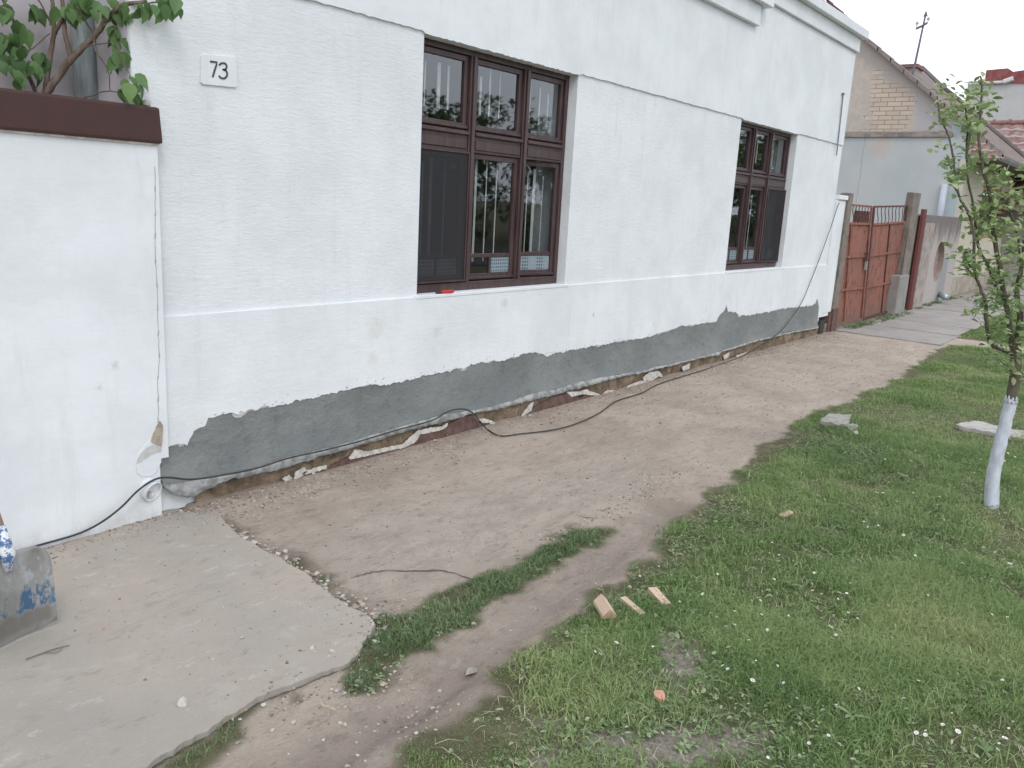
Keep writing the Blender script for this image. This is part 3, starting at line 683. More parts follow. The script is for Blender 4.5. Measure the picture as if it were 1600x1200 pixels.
# exposed coats in the chip
chip = [fp(u, v, -.056) for u, v in [(250, 660), (255, 668), (256, 684), (253, 700), (252, 722), (244, 738), (236, 744), (222, 745), (214, 738), (213, 722), (217, 710), (226, 698), (236, 687), (243, 672)]]
link('chip', wprism(ragged(chip + [chip[0]], .01, .002, 7)[:-1], -.0556, -.045), M['plaster_mid'], gw)
chip2 = [fp(u, v, -.058) for u, v in [(250, 658), (255, 665), (254, 690), (252, 698), (238, 692), (236, 688), (243, 672)]]
link('bare_mortar', wprism(ragged(chip2 + [chip2[0]], .01, .002, 8)[:-1], -.0585, -.05), simple('bare mortar', (.42, .35, .29), (.30, .25, .21), 25, .95, .5, .005), gw)
chip3 = [fp(u, v, -.058) for u, v in [(215, 718), (222, 706), (238, 694), (252, 699), (252, 705), (236, 710), (222, 720), (214, 724)]]
link('grey_coat', wprism(ragged(chip3 + [chip3[0]], .01, .002, 9)[:-1], -.0582, -.05), simple('grey undercoat', (.52, .52, .50), (.44, .44, .42), 25, .95, .3, .003), gw)
# hairline crack up the joint
cr = [(247, 660), (248, 640), (246, 600), (249, 560), (247, 510), (246, 470), (244, 420), (242, 380), (243, 330), (242, 260)]
bm = bmesh.new(); cp = ragged([fp(u, v, -.053) for u, v in cr], .02, .004, 3)
for i in range(len(cp) - 1):
    w_ = .0016 if i % 5 else .0035
    a, b = cp[i], cp[i + 1]; prism(bm, [(a[0] - w_, -.0532, a[1]), (a[0] + w_, -.0532, a[1]), (b[0] + w_ * .8, -.0532, b[1]), (b[0] - w_ * .8, -.0532, b[1])], (0, .001, 0))
link('crack', bm, simple('crack shadow', (.33, .33, .32), (.45, .45, .44), 30, .95, 0), gw)
bm = bmesh.new(); box(bm, -4, 2.062, -.075, .17 - .0, 1.760, 1.915)
for v in bm.verts:
    if v.co.x > 2 and v.co.z > 1.9: v.co.x -= .012
link('wall_cap', bevel(bm, .012, 2), M['brown_cap'], gw)
bm = bmesh.new(); box(bm, -4, 2.050, -.062, .15, 1.752, 1.760); link('mortar_bed', bm, M['flake'], gw)
a = fp(231, 160, -.06); bm = bmesh.new(); box(bm, a[0] - .012, a[0] + .012, -.07, -.03, 1.915, 1.945); link('mortar_lump', bevel(bm, .006, 1), M['plaster_edge'], gw)
# drain stub at the wall foot
dp = hit(239, 768, 1, -.075); bm = bmesh.new(); n = 20
dv = Vector((.25, -1, -.35)).normalized(); c0 = Vector(dp) - dv * .12; c1 = Vector(dp) + dv * .005
a_ = dv.cross(Vector((0, 0, 1))).normalized(); b_ = dv.cross(a_)
rings = []
for c, rr in ((c0, .050), (c1, .051), (c1, .0475), (c0 + dv * .03, .0475)): rings.append([bm.verts.new(c + (a_ * math.cos(k * 2 * math.pi / n) + b_ * math.sin(k * 2 * math.pi / n)) * rr) for k in range(n)])
for q in range(3):
    for k in range(n): bm.faces.new((rings[q][k], rings[q][(k + 1) % n], rings[q + 1][(k + 1) % n], rings[q + 1][k]))
bm.faces.new(rings[3])
for f_ in bm.faces[-1:]: f_.material_index = 1
link('drain_pipe', bm, [M['plaster_wall'], simple('drain mud', (.05, .042, .035), (.10, .085, .07), 30)], gw, smooth=True)
bm = bmesh.new(); bmesh.ops.create_icosphere(bm, subdivisions=2, radius=.016, matrix=Matrix.Translation(c1 - dv * .018 + Vector((0, 0, -.022))))
for v in bm.verts: v.co += Vector((r.uniform(-.004, .004),) * 3)
link('mortar_plug', bm, M['flake'], gw, smooth=True)

# recessed lilac-grey wall behind the garden wall + downpipe
rw = empty('courtyard_wall', (1.0, .43, 0), 'lilac grey plastered wall behind the lilac branches', 'wall')
bm = bmesh.new(); box(bm, -4, HX0 - .004, .43, .8, 0, 3.6); link('wall', bm, M['pink_wall'], rw)
dpx = empty('downpipe', (1.90, .34, 0), 'galvanised downpipe standing before the lilac grey wall', 'downpipe')
t0 = hit(135, 145, 1, .33)
bm = bmesh.new(); box(bm, HX0 - .004, HX0 - .0005, .02, .43, 0, 3.6); link('side_face', bm, M['pink_wall'], house)
bm = bmesh.new(); tube(bm, [(t0[0], .33, 1.2), (t0[0], .33, 3.5)], .050, 20); link('pipe', bm, M['galv'], dpx, smooth=True)
bm = bmesh.new(); tube(bm, [(t0[0], .33, 2.42), (t0[0], .33, 2.445)], .054, 20); box(bm, t0[0] - .01, t0[0] + .01, .38, .43, 2.42, 2.445); link('clamp', bm, M['galv'], dpx)

# ------------------------------------------------------------ leaves
def leaf_cloud(name, leaves, mat, parent, shape='oval'):
    """leaves: list of (pos, dir, up, length, width, tint)"""
    if shape == 'heart': prof = [(0, 0), (.12, .62), (.34, .95), (.6, .75), (.82, .3), (1, 0)]
    else: prof = [(0, 0), (.2, .62), (.45, 1), (.72, .78), (.9, .35), (1, 0)]
    V = []; F = []; T = []
    for p, d, u, L, w, tint in leaves:
        d = Vector(d).normalized(); s = d.cross(Vector(u));
        if s.length < .01: s = d.cross(Vector((1, 0, 0)))
        s.normalize(); nrm = s.cross(d)
        base = len(V)
        for t, ww in prof:
            c = Vector(p) + d * (L * t) - nrm * (L * .18 * t * t)
            V.append(c)
            if 0 < t < 1: V.append(c + s * (w * .5 * ww) + nrm * w * .16 * ww); V.append(c - s * (w * .5 * ww) + nrm * w * .16 * ww)
        # indices: 0 tip-base; then triples
        n = len(prof) - 2; idx = [(base, base, base)] + [(base + 1 + 3 * k, base + 2 + 3 * k, base + 3 + 3 * k) for k in range(n)] + [(base + 1 + 3 * n,) * 3]
        for k in range(n + 1):
            a, b = idx[k], idx[k + 1]
            if k == 0: F += [(a[0], b[0], b[1]), (a[0], b[2], b[0])]
            elif k == n: F += [(a[0], b[0], a[1]), (a[0], a[2], b[0])]
            else: F += [(a[0], b[0], b[1], a[1]), (a[0], a[2], b[2], b[0])]
        T += [tint] * (len(V) - base)
    me = bpy.data.meshes.new(name); me.from_pydata([tuple(v) for v in V], [], F); me.update()
    me.polygons.foreach_set('use_smooth', [True] * len(me.polygons))
    at = me.attributes.new('tint', 'FLOAT', 'POINT'); at.data.foreach_set('value', T); me.materials.append(mat)
    o = bpy.data.objects.new(name, me); COL.objects.link(o)
    if parent: o.parent = parent; o.matrix_parent_inverse = Matrix.Translation(parent.location).inverted()
    return o
rv = lambda s=1: Vector((random.gauss(0, s), random.gauss(0, s), random.gauss(0, s)))

# lilac
def LP(u, v, y): return Vector(hit(u, v, 1, y))
lil = empty('lilac_bush', tuple(LP(73, 147, .25)), 'lilac shrub with bare brown limbs and heart-shaped green leaves above the brown wall cap', 'shrub')
limbs = [([(66, 165, .3), (73, 145, .27), (92, 118, .25), (108, 96, .22), (128, 75, .19), (147, 57, .16), (166, 32, .10), (184, 13, .04), (200, 6, .0), (230, 2, -.03)], .019, .007),
         ([(68, 160, .3), (71, 140, .3), (78, 90, .3), (84, 55, .3), (83, 25, .3), (80, -10, .3)], .014, .008),
         ([(113, 94, .22), (105, 70, .24), (101, 45, .26), (98, 15, .3), (96, -15, .3)], .012, .008),
         ([(84, 53, .3), (92, 40, .28), (99, 25, .26)], .009, .008),
         ([(58, 150, .35), (45, 118, .33), (34, 92, .32), (28, 60, .32), (20, 30, .33), (2, -5, .33)], .009, .006),
         ([(84, 45, .3), (70, 18, .3), (58, -5, .3)], .004, .003), ([(34, 92, .32), (52, 74, .3), (78, 52, .3)], .003, .002),
         ([(115, 158, .2), (140, 150, .16), (165, 142, .1), (190, 146, .05)], .0045, .002), ([(147, 57, .16), (150, 80, .12), (168, 108, .08), (172, 140, .1)], .003, .002),
         ([(128, 75, .19), (160, 68, .1), (182, 70, .02), (190, 95, 0.0), (200, 110, -.03), (205, 125, -.05)], .003, .002), ([(200, 6, .0), (240, 4, -.06), (280, 2, -.1)], .004, .002),
         ([(147, 55, .16), (135, 35, .16), (120, 10, .15)], .004, .003), ([(172, 115, .08), (178, 104, .05), (190, 100, .0)], .002, .0015)]
bm = bmesh.new()
for pts, r0, r1 in limbs:
    sp = smooth_path([LP(*p) for p in pts], 4)
    tube(bm, [p + rv(.0012) for p in sp], r0, 8, r1)
link('limb', bm, M['bark_lilac'], lil, smooth=True)
lc = [(8, 10, .3, 22, 9), (30, 45, .28, 22, 9), (35, 75, .28, 8, 3), (12, 95, .3, 15, 6), (30, 112, .28, 20, 8), (62, 88, .26, 12, 5), (50, 100, .26, 12, 5), (3, 55, .3, 10, 5), (105, 5, .2, 14, 8), (125, 8, .18, 16, 7), (140, 4, .15, 14, 5),
      (170, 2, .05, 18, 6), (200, 8, .0, 10, 4), (222, 10, -.04, 14, 7), (250, 4, -.07, 16, 8), (275, 1, -.1, 14, 6), (178, 45, .08, 10, 5), (188, 62, .04, 6, 3), (182, 85, .03, 6, 3), (192, 85, .02, 8, 4), (196, 130, -.04, 12, 5), (208, 128, -.05, 10, 4), (202, 148, -.05, 6, 2), (55, 2, .3, 20, 6),
      (180, 18, .05, 10, 4), (214, 122, -.06, 6, 2), (183, 140, .06, 5, 1)]
L = []
for u, v, y, sp, n in lc:
    for k in range(n):
        p = LP(u + random.gauss(0, sp * .55), v + random.gauss(0, sp * .45), y + random.gauss(0, .03))
        ln = random.uniform(.05, .09)
        L.append((p, Vector((random.gauss(.1, .45), random.gauss(-.2, .3), -1)), Vector((random.gauss(0, .4), -1, random.gauss(.3, .4))), ln, ln * random.uniform(.62, .8), random.random()))
leaf_cloud('foliage', L, M['lilac_leaf'], lil, 'heart')

# ------------------------------------------------------------ young apple tree
tb = gp(1549, 797); fw = Vector((RM[2][0], RM[2][1], 0)).normalized()
def TP(u, v, dd=0.0):
    d = Vector(RM.T @ np.array([(u - 800) / FL, (v - 600) / FL, 1.0])); o = Vector(CP)
    base = Vector(tb) + fw * dd; t = (base - o).dot(fw) / d.dot(fw); return o + d * t
tree = empty('apple_tree', tuple(tb), 'young apple tree with a whitewashed leaning trunk, on the lawn at the right', 'tree')
def limb(bm, pts, r0, r1, n=8, k=5):
    sp = smooth_path([TP(*p) for p in pts], k); tube(bm, [p + rv(.0015) for p in sp], r0, n, r1); return sp
bm = bmesh.new(); limb(bm, [(1546, 803, 0), (1549, 785, 0), (1552, 745, 0), (1561, 700, 0), (1571, 662, 0), (1580, 624, 0)], .041, .031, 14)
for v in bm.verts:
    if v.co.z < .06: v.co.x += (v.co.x - tb[0]) * .15
for v in bm.verts: v.co += (v.co - Vector(tb)).normalized().cross(Vector((0, 0, 1))) * 0 + Vector((random.gauss(0, .0015), random.gauss(0, .0015), 0))
link('whitewashed_trunk', bm, M['limewash'], tree, smooth=True)
bm = bmesh.new(); t9 = TP(1580, 624, 0)
for k in range(9):
    a = k * .7; q = t9 + Vector((math.cos(a), math.sin(a), 0)) * .0285; ln = random.uniform(.01, .05)
    tube(bm, [q - Vector((0, 0, .02)), q + Vector((.002, 0, ln * .5)), q + Vector((.004, 0, ln))], [.008, .006, .001], 6)
link('paint_drips', bm, M['limewash'], tree, smooth=True)
bm = bmesh.new(); limb(bm, [(1580, 626, 0), (1585, 595, 0), (1587, 560, 0), (1587, 530, 0)], .030, .027, 12); link('trunk', bm, M['bark'], tree, smooth=True)
bm = bmesh.new(); BR = []
brs = [([(1586, 560, 0), (1579, 520, -.02), (1573, 482, -.04), (1566, 440, -.06), (1559, 400, -.08), (1552, 360, -.1), (1549, 330, -.1), (1546, 300, -.1), (1536, 265, -.1), (1530, 225, -.1), (1532, 180, -.1), (1534, 140, -.1), (1532, 118, -.1)], .016, .004),
       ([(1571, 470, -.04), (1559, 452, 0), (1549, 430, .02), (1543, 412, .03), (1534, 398, .03), (1528, 380, .03), (1524, 350, .03), (1518, 310, .03), (1511, 270, .02), (1510, 230, .02), (1511, 195, .02), (1508, 165, .02)], .010, .004),
       ([(1583, 552, 0), (1562, 545, -.1), (1548, 535, -.14), (1542, 505, -.16), (1540, 472, -.16), (1533, 452, -.16), (1524, 430, -.16), (1522, 400, -.16), (1521, 360, -.15), (1512, 330, -.15), (1500, 310, -.14), (1495, 285, -.13), (1491, 252, -.12), (1486, 232, -.1), (1482, 212, -.1), (1473, 195, -.1), (1467, 175, -.1), (1464, 150, -.1)], .011, .003),
       ([(1587, 535, 0), (1594, 500, 0), (1590, 470, .02), (1590, 445, .04), (1596, 420, .04), (1600, 390, .05), (1604, 340, .05), (1600, 290, .05)], .017, .007),
       ([(1524, 432, -.16), (1512, 420, -.2), (1500, 412, -.22)], .004, .002), ([(1524, 425, -.16), (1513, 412, -.18), (1506, 398, -.2)], .004, .002), ([(1552, 360, -.1), (1568, 345, 0), (1590, 346, .1)], .004, .002),
       ([(1491, 252, -.12), (1482, 258, -.2), (1470, 255, -.22)], .003, .002), ([(1500, 310, -.14), (1490, 290, -.2), (1480, 278, -.22)], .004, .002), ([(1546, 300, -.1), (1556, 280, 0), (1568, 278, .1), (1580, 272, .1)], .004, .002),
       ([(1560, 400, -.08), (1575, 395, 0), (1590, 388, .1)], .004, .002), ([(1540, 475, -.16), (1528, 485, -.2), (1520, 500, -.22)], .003, .002), ([(1583, 575, 0), (1568, 568, -.1), (1560, 560, -.15)], .004, .002), ([(1589, 600, 0), (1600, 590, .05), (1612, 575, .1)], .012, .006),
       ([(1551, 330, -.1), (1560, 310, -.05), (1566, 290, 0)], .005, .003), ([(1580, 520, 0), (1560, 515, -.1), (1548, 518, -.2)], .004, .002), ([(1588, 535, 0), (1604, 500, .1), (1625, 430, .2), (1640, 350, .2)], .014, .006), ([(1596, 420, .04), (1590, 370, .02), (1578, 330, 0), (1572, 300, 0)], .007, .003)]
for pts, r0, r1 in brs: BR.append(limb(bm, pts, r0, r1))
link('branch', bm, M['bark'], tree, smooth=True)
L = []
def apple_leaf(p, up=.35):
    ln = random.uniform(.028, .054); d = Vector((random.gauss(0, 1), random.gauss(0, 1), random.gauss(up, .6))).normalized()
    L.append((p, d, Vector((random.gauss(0, .5), random.gauss(0, .5), 1)), ln, ln * random.uniform(.5, .66), random.random() ** 1.2))
for bi, sp in enumerate(BR):
    start = 12 if bi in (0,) else (5 if bi in (2, 3) else 0)
    for i, p in enumerate(sp[start:]):
        if random.random() < .55:
            c = p + rv(.012)
            for k in range(random.randint(1, 4)): apple_leaf(c + rv(.012))
cl = [(1520, 150, 22, 34), (1535, 150, 14, 18), (1495, 158, 18, 34), (1475, 145, 10, 14), (1508, 182, 20, 48), (1525, 180, 16, 34), (1490, 178, 14, 30), (1545, 165, 10, 12), (1515, 205, 14, 26), (1470, 232, 10, 12), (1480, 262, 10, 14), (1494, 262, 8, 10), (1490, 278, 14, 26), (1505, 275, 12, 18),
      (1520, 250, 14, 18), (1530, 262, 12, 16), (1552, 262, 14, 18), (1572, 272, 14, 20), (1590, 268, 10, 14), (1585, 300, 12, 18), (1545, 315, 14, 26), (1530, 330, 14, 30), (1518, 345, 12, 22), (1555, 335, 14, 24), (1540, 350, 16, 36), (1525, 362, 14, 30), (1545, 372, 14, 26),
      (1568, 322, 10, 16), (1512, 395, 14, 26), (1500, 402, 12, 16), (1508, 420, 10, 12), (1528, 405, 10, 16), (1548, 405, 12, 18), (1590, 380, 14, 26), (1585, 350, 12, 16), (1590, 410, 12, 20), (1575, 410, 12, 14), (1590, 315, 10, 14), (1542, 455, 14, 22), (1560, 468, 14, 22), (1555, 445, 10, 12),
      (1528, 478, 12, 18), (1545, 488, 14, 22), (1562, 495, 14, 18), (1570, 520, 12, 16), (1555, 535, 14, 24), (1570, 550, 12, 18), (1548, 512, 10, 12), (1585, 480, 10, 10), (1598, 440, 12, 16), (1595, 560, 10, 12), (1600, 520, 12, 16), (1575, 585, 12, 12), (1558, 572, 8, 6), (1600, 600, 10, 8), (1565, 430, 8, 8),
      (1575, 500, 18, 40), (1590, 540, 16, 36), (1560, 430, 16, 30), (1580, 440, 16, 30), (1548, 520, 14, 24), (1590, 580, 14, 20), (1570, 360, 16, 24), (1550, 290, 16, 24), (1620, 400, 25, 50), (1620, 480, 20, 40), (1625, 320, 20, 40), (1530, 128, 8, 8), (1500, 130, 6, 5), (1484, 128, 5, 4)]
for u, v, s, n in cl:
    for g_ in range(max(1, int(n * (.95 if v > 290 else .95)) // 4)):
        c = TP(u + random.gauss(0, s * .6), v + random.gauss(0, s * .6), random.gauss(-.05, .09))
        for k in range(4): apple_leaf(c + rv(.014))
leaf_cloud('crown', L, M['apple_leaf'], tree)

# ------------------------------------------------------------ shovel at the left edge
sh = empty('shovel', tuple(gp(24, 995, .03)), 'worn steel shovel with blue paint remains, standing on the concrete at the left edge', 'shovel')
Pb = Vector(gp(22, 996, .03)); Pr = Vector(gp(78, 966, .036)); ax = (Pr - Pb); ax.z = 0; hw = ax.length; ax.normalize(); hw = min(hw, .15)
Pt = Vector(hit(10, 866, 1, Pb.y + .07)); upv = (Pt - Pb); bl = upv.length; upv.normalize(); nf = ax.cross(upv).normalized()
if nf.dot(Vector(CP) - Pb) < 0: nf = -nf
bm = bmesh.new(); nu, nv = 16, 14; gv = []
for j in range(nv + 1):
    t = j / nv; w_ = hw * (1.0 - .03 * t - (.35 * ((t - .78) / .22) ** 2 if t > .78 else 0)); row = []
    for i in range(nu + 1):
        s = -1 + 2 * i / nu
        curl = .030 * s * s + .012 * abs(s) ** 6; ct_ = -.03 * (t - .4) ** 2
        p = Pb + ax * (s * w_) + upv * (bl * t - (.010 * (1 - s * s) if t == 0 else 0)) + nf * (curl + ct_); row.append(bm.verts.new(p))
    gv.append(row)
for j in range(nv):
    for i in range(nu): bm.faces.new((gv[j][i], gv[j][i + 1], gv[j + 1][i + 1], gv[j + 1][i]))
bmesh.ops.solidify(bm, geom=bm.faces[:], thickness=.002)
def m_blade():
    n = N('worn shovel steel', .55, .5)
    a = n.noise(9, 8, .7, stretch=(1, 1, .5)); b = n.noise(30, 8, .7, stretch=(1, 1, .4))
    col = n.mix(n.ramp(a, .38, .62), (.46, .46, .45), (.34, .335, .315)); col = n.mix(n.ramp(b, .52, .62, 0, .8), col, (.50, .54, .57))
    sep = n.t.nodes.new('ShaderNodeSeparateXYZ'); n.t.links.new(n.tc.outputs['Object'], sep.inputs[0])
    band = n.math('MULTIPLY', n.ramp(n.math('ADD', sep.outputs[2], n.math('MULTIPLY', n.math('SUBTRACT', b, .5), .09)), .10, .115), n.ramp(n.math('ADD', sep.outputs[2], n.math('MULTIPLY', n.math('SUBTRACT', a, .5), .2)), .185, .165))
    col = n.mix(n.math('MULTIPLY', band, n.ramp(b, .46, .56)), col, (.10, .19, .31))
    edge = n.math('MULTIPLY', .8, n.ramp(n.math('ADD', sep.outputs[2], n.math('MULTIPLY', n.math('SUBTRACT', b, .5), .05)), .112, .09)); col = n.mix(edge, col, (.25, .23, .20)); n.color(col)
    n.b.inputs['Metallic'].default_value = .25; n.bump(b, .4, .003); return n.m
link('blade', bm, m_blade(), sh, smooth=True)
def m_socket():
    n = N('blue and white paint', .6, .4); a = n.noise(38, 7, .7); n.color(n.mix(n.ramp(a, .46, .54), (.06, .13, .27), (.62, .64, .66))); return n.m
hd = (Vector(hit(-12, 800, 1, Pb.y + .13)) - Pt).normalized()
bm = bmesh.new(); tube(bm, [Pt - upv * .06 + nf * .0, Pt + nf * .006, Pt + hd * .10 + nf * .006], [.012, .026, .022], 14); link('socket', bm, m_socket(), sh, smooth=True)
bm = bmesh.new(); tube(bm, [Pt + hd * .08 + nf * .006, Pt + hd * 1.15], .0185, 12); link('handle', bm, simple('bare wood handle', (.42, .31, .24), (.34, .25, .19), 12, .7, .3, .002, stretch=(4, 4, .4)), sh, smooth=True)

# ------------------------------------------------------------ cable
def P_(u, v, y): return Vector(hit(u, v, 1, y))
def G_(u, v, z=.01): return Vector(gp(u, v, z))
def PW_(u, v, y=-.066):
    q = P_(u, v, y); q.z = max(q.z, .019); return q
cpts = [PW_(-60, 884), PW_(0, 868), PW_(30, 860), PW_(75, 848), PW_(125, 833), P_(160, 815, -.09), P_(190, 792, -.10), P_(215, 767, -.10), P_(240, 750, -.09), P_(262, 746, -.07), P_(300, 749, -.062), P_(350, 742, -.07), P_(400, 732, -.07), P_(450, 716, -.07), P_(500, 705, -.072), P_(560, 690, -.072),
        P_(620, 672, -.075), P_(675, 657, -.08), P_(700, 643, -.08), P_(722, 639, -.085), P_(737, 644, -.09), P_(750, 658, -.10), P_(762, 671, -.12), G_(782, 681), G_(812, 678), G_(862, 672), G_(900, 662), G_(937, 645), G_(962, 627), G_(1000, 615), G_(1025, 602), G_(1050, 593, .012), G_(1100, 578, .012), G_(1132, 567, .012),
        P_(1160, 556, -.07), P_(1190, 538, -.07), P_(1220, 517, -.06), P_(1250, 477, -.05), P_(1266, 441, -.045), P_(1283, 397, -.04), P_(1297, 358, -.04), P_(1309, 322, -.05), P_(1312, 318, -.05)]
bm = bmesh.new(); tube(bm, smooth_path(cpts, 5), .0048, 8)
cable = link('power_cable', bm, M['black'], None, smooth=True); tag(cable, 'thin dark cable running along the plinth and looping over the path up to the pilaster', 'cable')

# ------------------------------------------------------------ gate
def m_rust():
    n = N('rusty brick-red gate paint', .75, .3)
    a = n.noise(3.2, 8, .7, dist=.6, stretch=(1, 1, .45)); b = n.noise(13, 9, .75, stretch=(1, 1, .5)); c = n.noise(1.2, 3)
    col = n.mix(n.ramp(c, .35, .65), (.285, .118, .082), (.24, .105, .08)); col = n.mix(n.ramp(b, .52, .60, 0, .85), col, (.095, .042, .030)); col = n.mix(n.ramp(a, .55, .64, 0, .6), col, (.13, .065, .045))
    sep = n.t.nodes.new('ShaderNodeSeparateXYZ'); n.t.links.new(n.tc.outputs['Object'], sep.inputs[0])
    col = n.mix(n.ramp(sep.outputs[2], .32, .05, 0, .6), col, (.16, .115, .095)); n.color(col); n.bump(b, .4, .004); return n.m
M['rust'] = m_rust(); M['rust_dark'] = simple('dark rusty steel', (.13, .06, .05), (.085, .045, .04), 12, .75, .3)
def m_conc():
    n = N('weathered concrete post', .95, .2); a = n.noise(4, 8, .7); b = n.noise(28, 8, .7); n.color(n.mix(n.ramp(a, .35, .65), (.25, .215, .185), (.17, .145, .13))); n.bump(b, .7, .008); n.bump(a, .4, .02); return n.m
M['conc_post'] = m_conc()
gate = empty('metal_gate', (12.4, .03, 0), 'two-leaf rusty red sheet metal gate with wavy bars on top', 'gate')
YG = .03
def gpt(u, v): return fp(u, v, YG)
leafs = [dict(tl=(1329, 320), tr=(1362, 323), bl=(1304, 507), br=(1346, 499), rails=(((1327, 349), (1360, 350)), ((1319, 401.5), (1352, 400)), ((1312, 453.5), (1348, 450))), mull=((1330, 350), (1318, 505))),
         dict(tl=(1366, 323), tr=(1417, 322), bl=(1348, 499), br=(1402, 482), rails=(((1365, 350.5), (1413, 347)), ((1359, 400), (1408, 392)), ((1353, 449), (1404, 438.5))), mull=((1391, 349), (1377, 490)))]
for li, L_ in enumerate(leafs):
    tl, tr, bl_, br_ = (gpt(*L_[k]) for k in ('tl', 'tr', 'bl', 'br')); rl = [(gpt(*a), gpt(*b)) for a, b in L_['rails']]
    y0, y1 = YG, YG + .006
    bm = bmesh.new(); prism(bm, [(rl[0][0][0], y0 + .012, rl[0][0][1]), (rl[0][1][0], y0 + .012, rl[0][1][1]), (br_[0], y0 + .012, br_[1]), (bl_[0], y0 + .012, bl_[1])], (0, .004, 0))
    lf = link('gate_leaf', bm, M['rust'], gate)
    bm = bmesh.new()
    def bar(a, b, w=.018, yy=YG, bm=bm):
        a = Vector((a[0], 0, a[1])); b = Vector((b[0], 0, b[1])); t = (b - a).normalized(); nn = Vector((-t.z, 0, t.x)) * w
        prism(bm, [tuple(q + Vector((0, yy - .012, 0))) for q in (a + nn, b + nn, b - nn, a - nn)], (0, .022, 0))
    for a, b in rl: bar(a, b, .016)
    link('rail', bm, M['rust'], lf)
    bm = bmesh.new(); bar(tl, tr, .014, bm=bm); bar(tl, bl_, .026, YG - .001, bm=bm); bar(tr, br_, .030, YG - .001, bm=bm); bar(bl_, br_, .02, YG - .002, bm=bm); bar(gpt(*L_['mull'][0]), gpt(*L_['mull'][1]), .012, YG + .003, bm=bm)
    link('leaf_frame', bm, M['rust_dark'] if li else M['rust'], lf)
    nb = 9 if li else 7; bm = bmesh.new()
    for k in range(1, nb):
        t = k / nb; top = Vector((*tl,)).lerp(Vector((*tr,)), t); bot = Vector((*rl[0][0],)).lerp(Vector((*rl[0][1],)), t)
        pts = []
        for q in range(13):
            s = q / 12; pp = bot.lerp(top, s); pts.append((pp.x + .032 * math.sin(s * 2 * math.pi), YG + .0, pp.y))
        tube(bm, pts, .0065, 6)
    link('wavy_bars', bm, M['rust_dark'], lf)
# latch
a = gpt(1353, 395); b = gpt(1352, 421); bm = bmesh.new(); box(bm, a[0] - .02, a[0] + .03, YG - .04, YG - .014, b[1], a[1] - .1); link('latch_plate', bm, M['galv'], gate); bm = bmesh.new(); box(bm, a[0] - .05, a[0] + .02, YG - .045, YG - .014, a[1] - .12, a[1] + .02); link('lock', bm, M['rust_dark'], gate)
# posts
def post(name, x0, x1, z, label, extra=None, mat='conc_post'):
    o = empty(name, ((x0 + x1) / 2, .05, 0), label, 'gate post', None); bm = bmesh.new(); box(bm, x0, x1, -.05, .07, -.05, z)
    bmesh.ops.subdivide_edges(bm, edges=bm.edges[:], cuts=6, use_grid_fill=True)
    for v in bm.verts: v.co += Vector((random.gauss(0, .004), random.gauss(0, .004), random.gauss(0, .004)))
    link('shaft', bm, M[mat], o)
    if extra: extra(o)
    return o
x0 = 12.115; post('gate_post', x0, 12.34, 1.945, 'weathered concrete gate post beside the white house corner', lambda o: link('maroon_foot', bxm(x0 - .006, 12.346, -.058, .08, -.02, .34), M['maroon'], o))
q0 = fp(1411, 470, -.1); q1 = fp(1413, 300, -.06); q2 = fp(1434, 300, -.06)
def foot(o):
    a = fp(1404, 440, -.12); b = fp(1421, 438, -.12); bm = bmesh.new(); box(bm, a[0] + .12, b[0] + .02, -.11, .10, -.03, fp(1410, 431, -.12)[1])
    link('footing', bevel(bm, .015, 2), simple('smooth concrete footing', (.30, .285, .265), (.24, .23, .215), 5, .9, .4, .004), o)
post('gate_post', fp(1412.5, 330, .07)[0], fp(1435, 330, -.05)[0], q1[1] + .02, 'taller concrete gate post with a square footing, right of the gate', foot)
# red metal door post and narrow door beyond
rd = empty('side_door', (16.6, .02, 0), 'narrow red metal side door with a thick red frame, right of the tall post', 'door')
a = fp(1436, 326, 0); b = fp(1447, 326, 0)
bm = bmesh.new(); box(bm, fp(1437.5, 340, .03)[0], b[0] + .02, -.02, .03, 0, a[1]); link('door_frame', bm, simple('red oxide paint', (.15, .042, .038), (.12, .036, .034), 6, .7, .2), rd)
bm = bmesh.new(); box(bm, q2[0] - .08, a[0] - .002, .02, .03, .02, fp(1430, 351, 0)[1]); link('door_sheet', bm, M['rust'], rd)
bm = bmesh.new(); c = fp(1430, 328, 0); box(bm, q2[0] - .07, a[0] - .002, .018, .03, c[1] - .02, c[1]); link('top_rail', bm, M['rust_dark'], rd)
# stained wall with an oval niche
sw = empty('stained_wall', (18.5, .02, 0), 'stained pale plaster wall with an oval niche, between the side door and the cream house', 'wall')
XW0, XW1 = b[0] + .022, 20.40; ZW = 1.72
cxn, czn = fp(1467, 409, 0); rxn, rzn = .42, .40
bm = bmesh.new(); nseg = 32
oval = [(cxn + rxn * math.cos(t), czn + rzn * math.sin(t)) for t in np.linspace(0, 2 * math.pi, nseg, endpoint=False)]
# front face ring: outer rectangle sampled at same angles
def rectpt(t):
    dx, dz = math.cos(t), math.sin(t); c = []
    if dx > 1e-6: c.append((XW1 - cxn) / dx)
    if dx < -1e-6: c.append((XW0 - cxn) / dx)
    if dz > 1e-6: c.append((ZW - czn) / dz)
    if dz < -1e-6: c.append((-.05 - czn) / dz)
    k = min(c); return (cxn + dx * k, czn + dz * k)
angs = list(np.linspace(0, 2 * math.pi, nseg, endpoint=False)) + [math.atan2(z - czn, x - cxn) % (2 * math.pi) for x, z in ((XW0, -.05), (XW1, -.05), (XW1, ZW), (XW0, ZW))]
angs = sorted(angs); IN = []; OUT = []; INB = []
for t in angs:
    IN.append(bm.verts.new((cxn + rxn * math.cos(t), 0, czn + rzn * math.sin(t)))); x, z = rectpt(t); OUT.append(bm.verts.new((x, 0, z))); INB.append(bm.verts.new((cxn + rxn * math.cos(t), .10, czn + rzn * math.sin(t))))
n = len(angs)
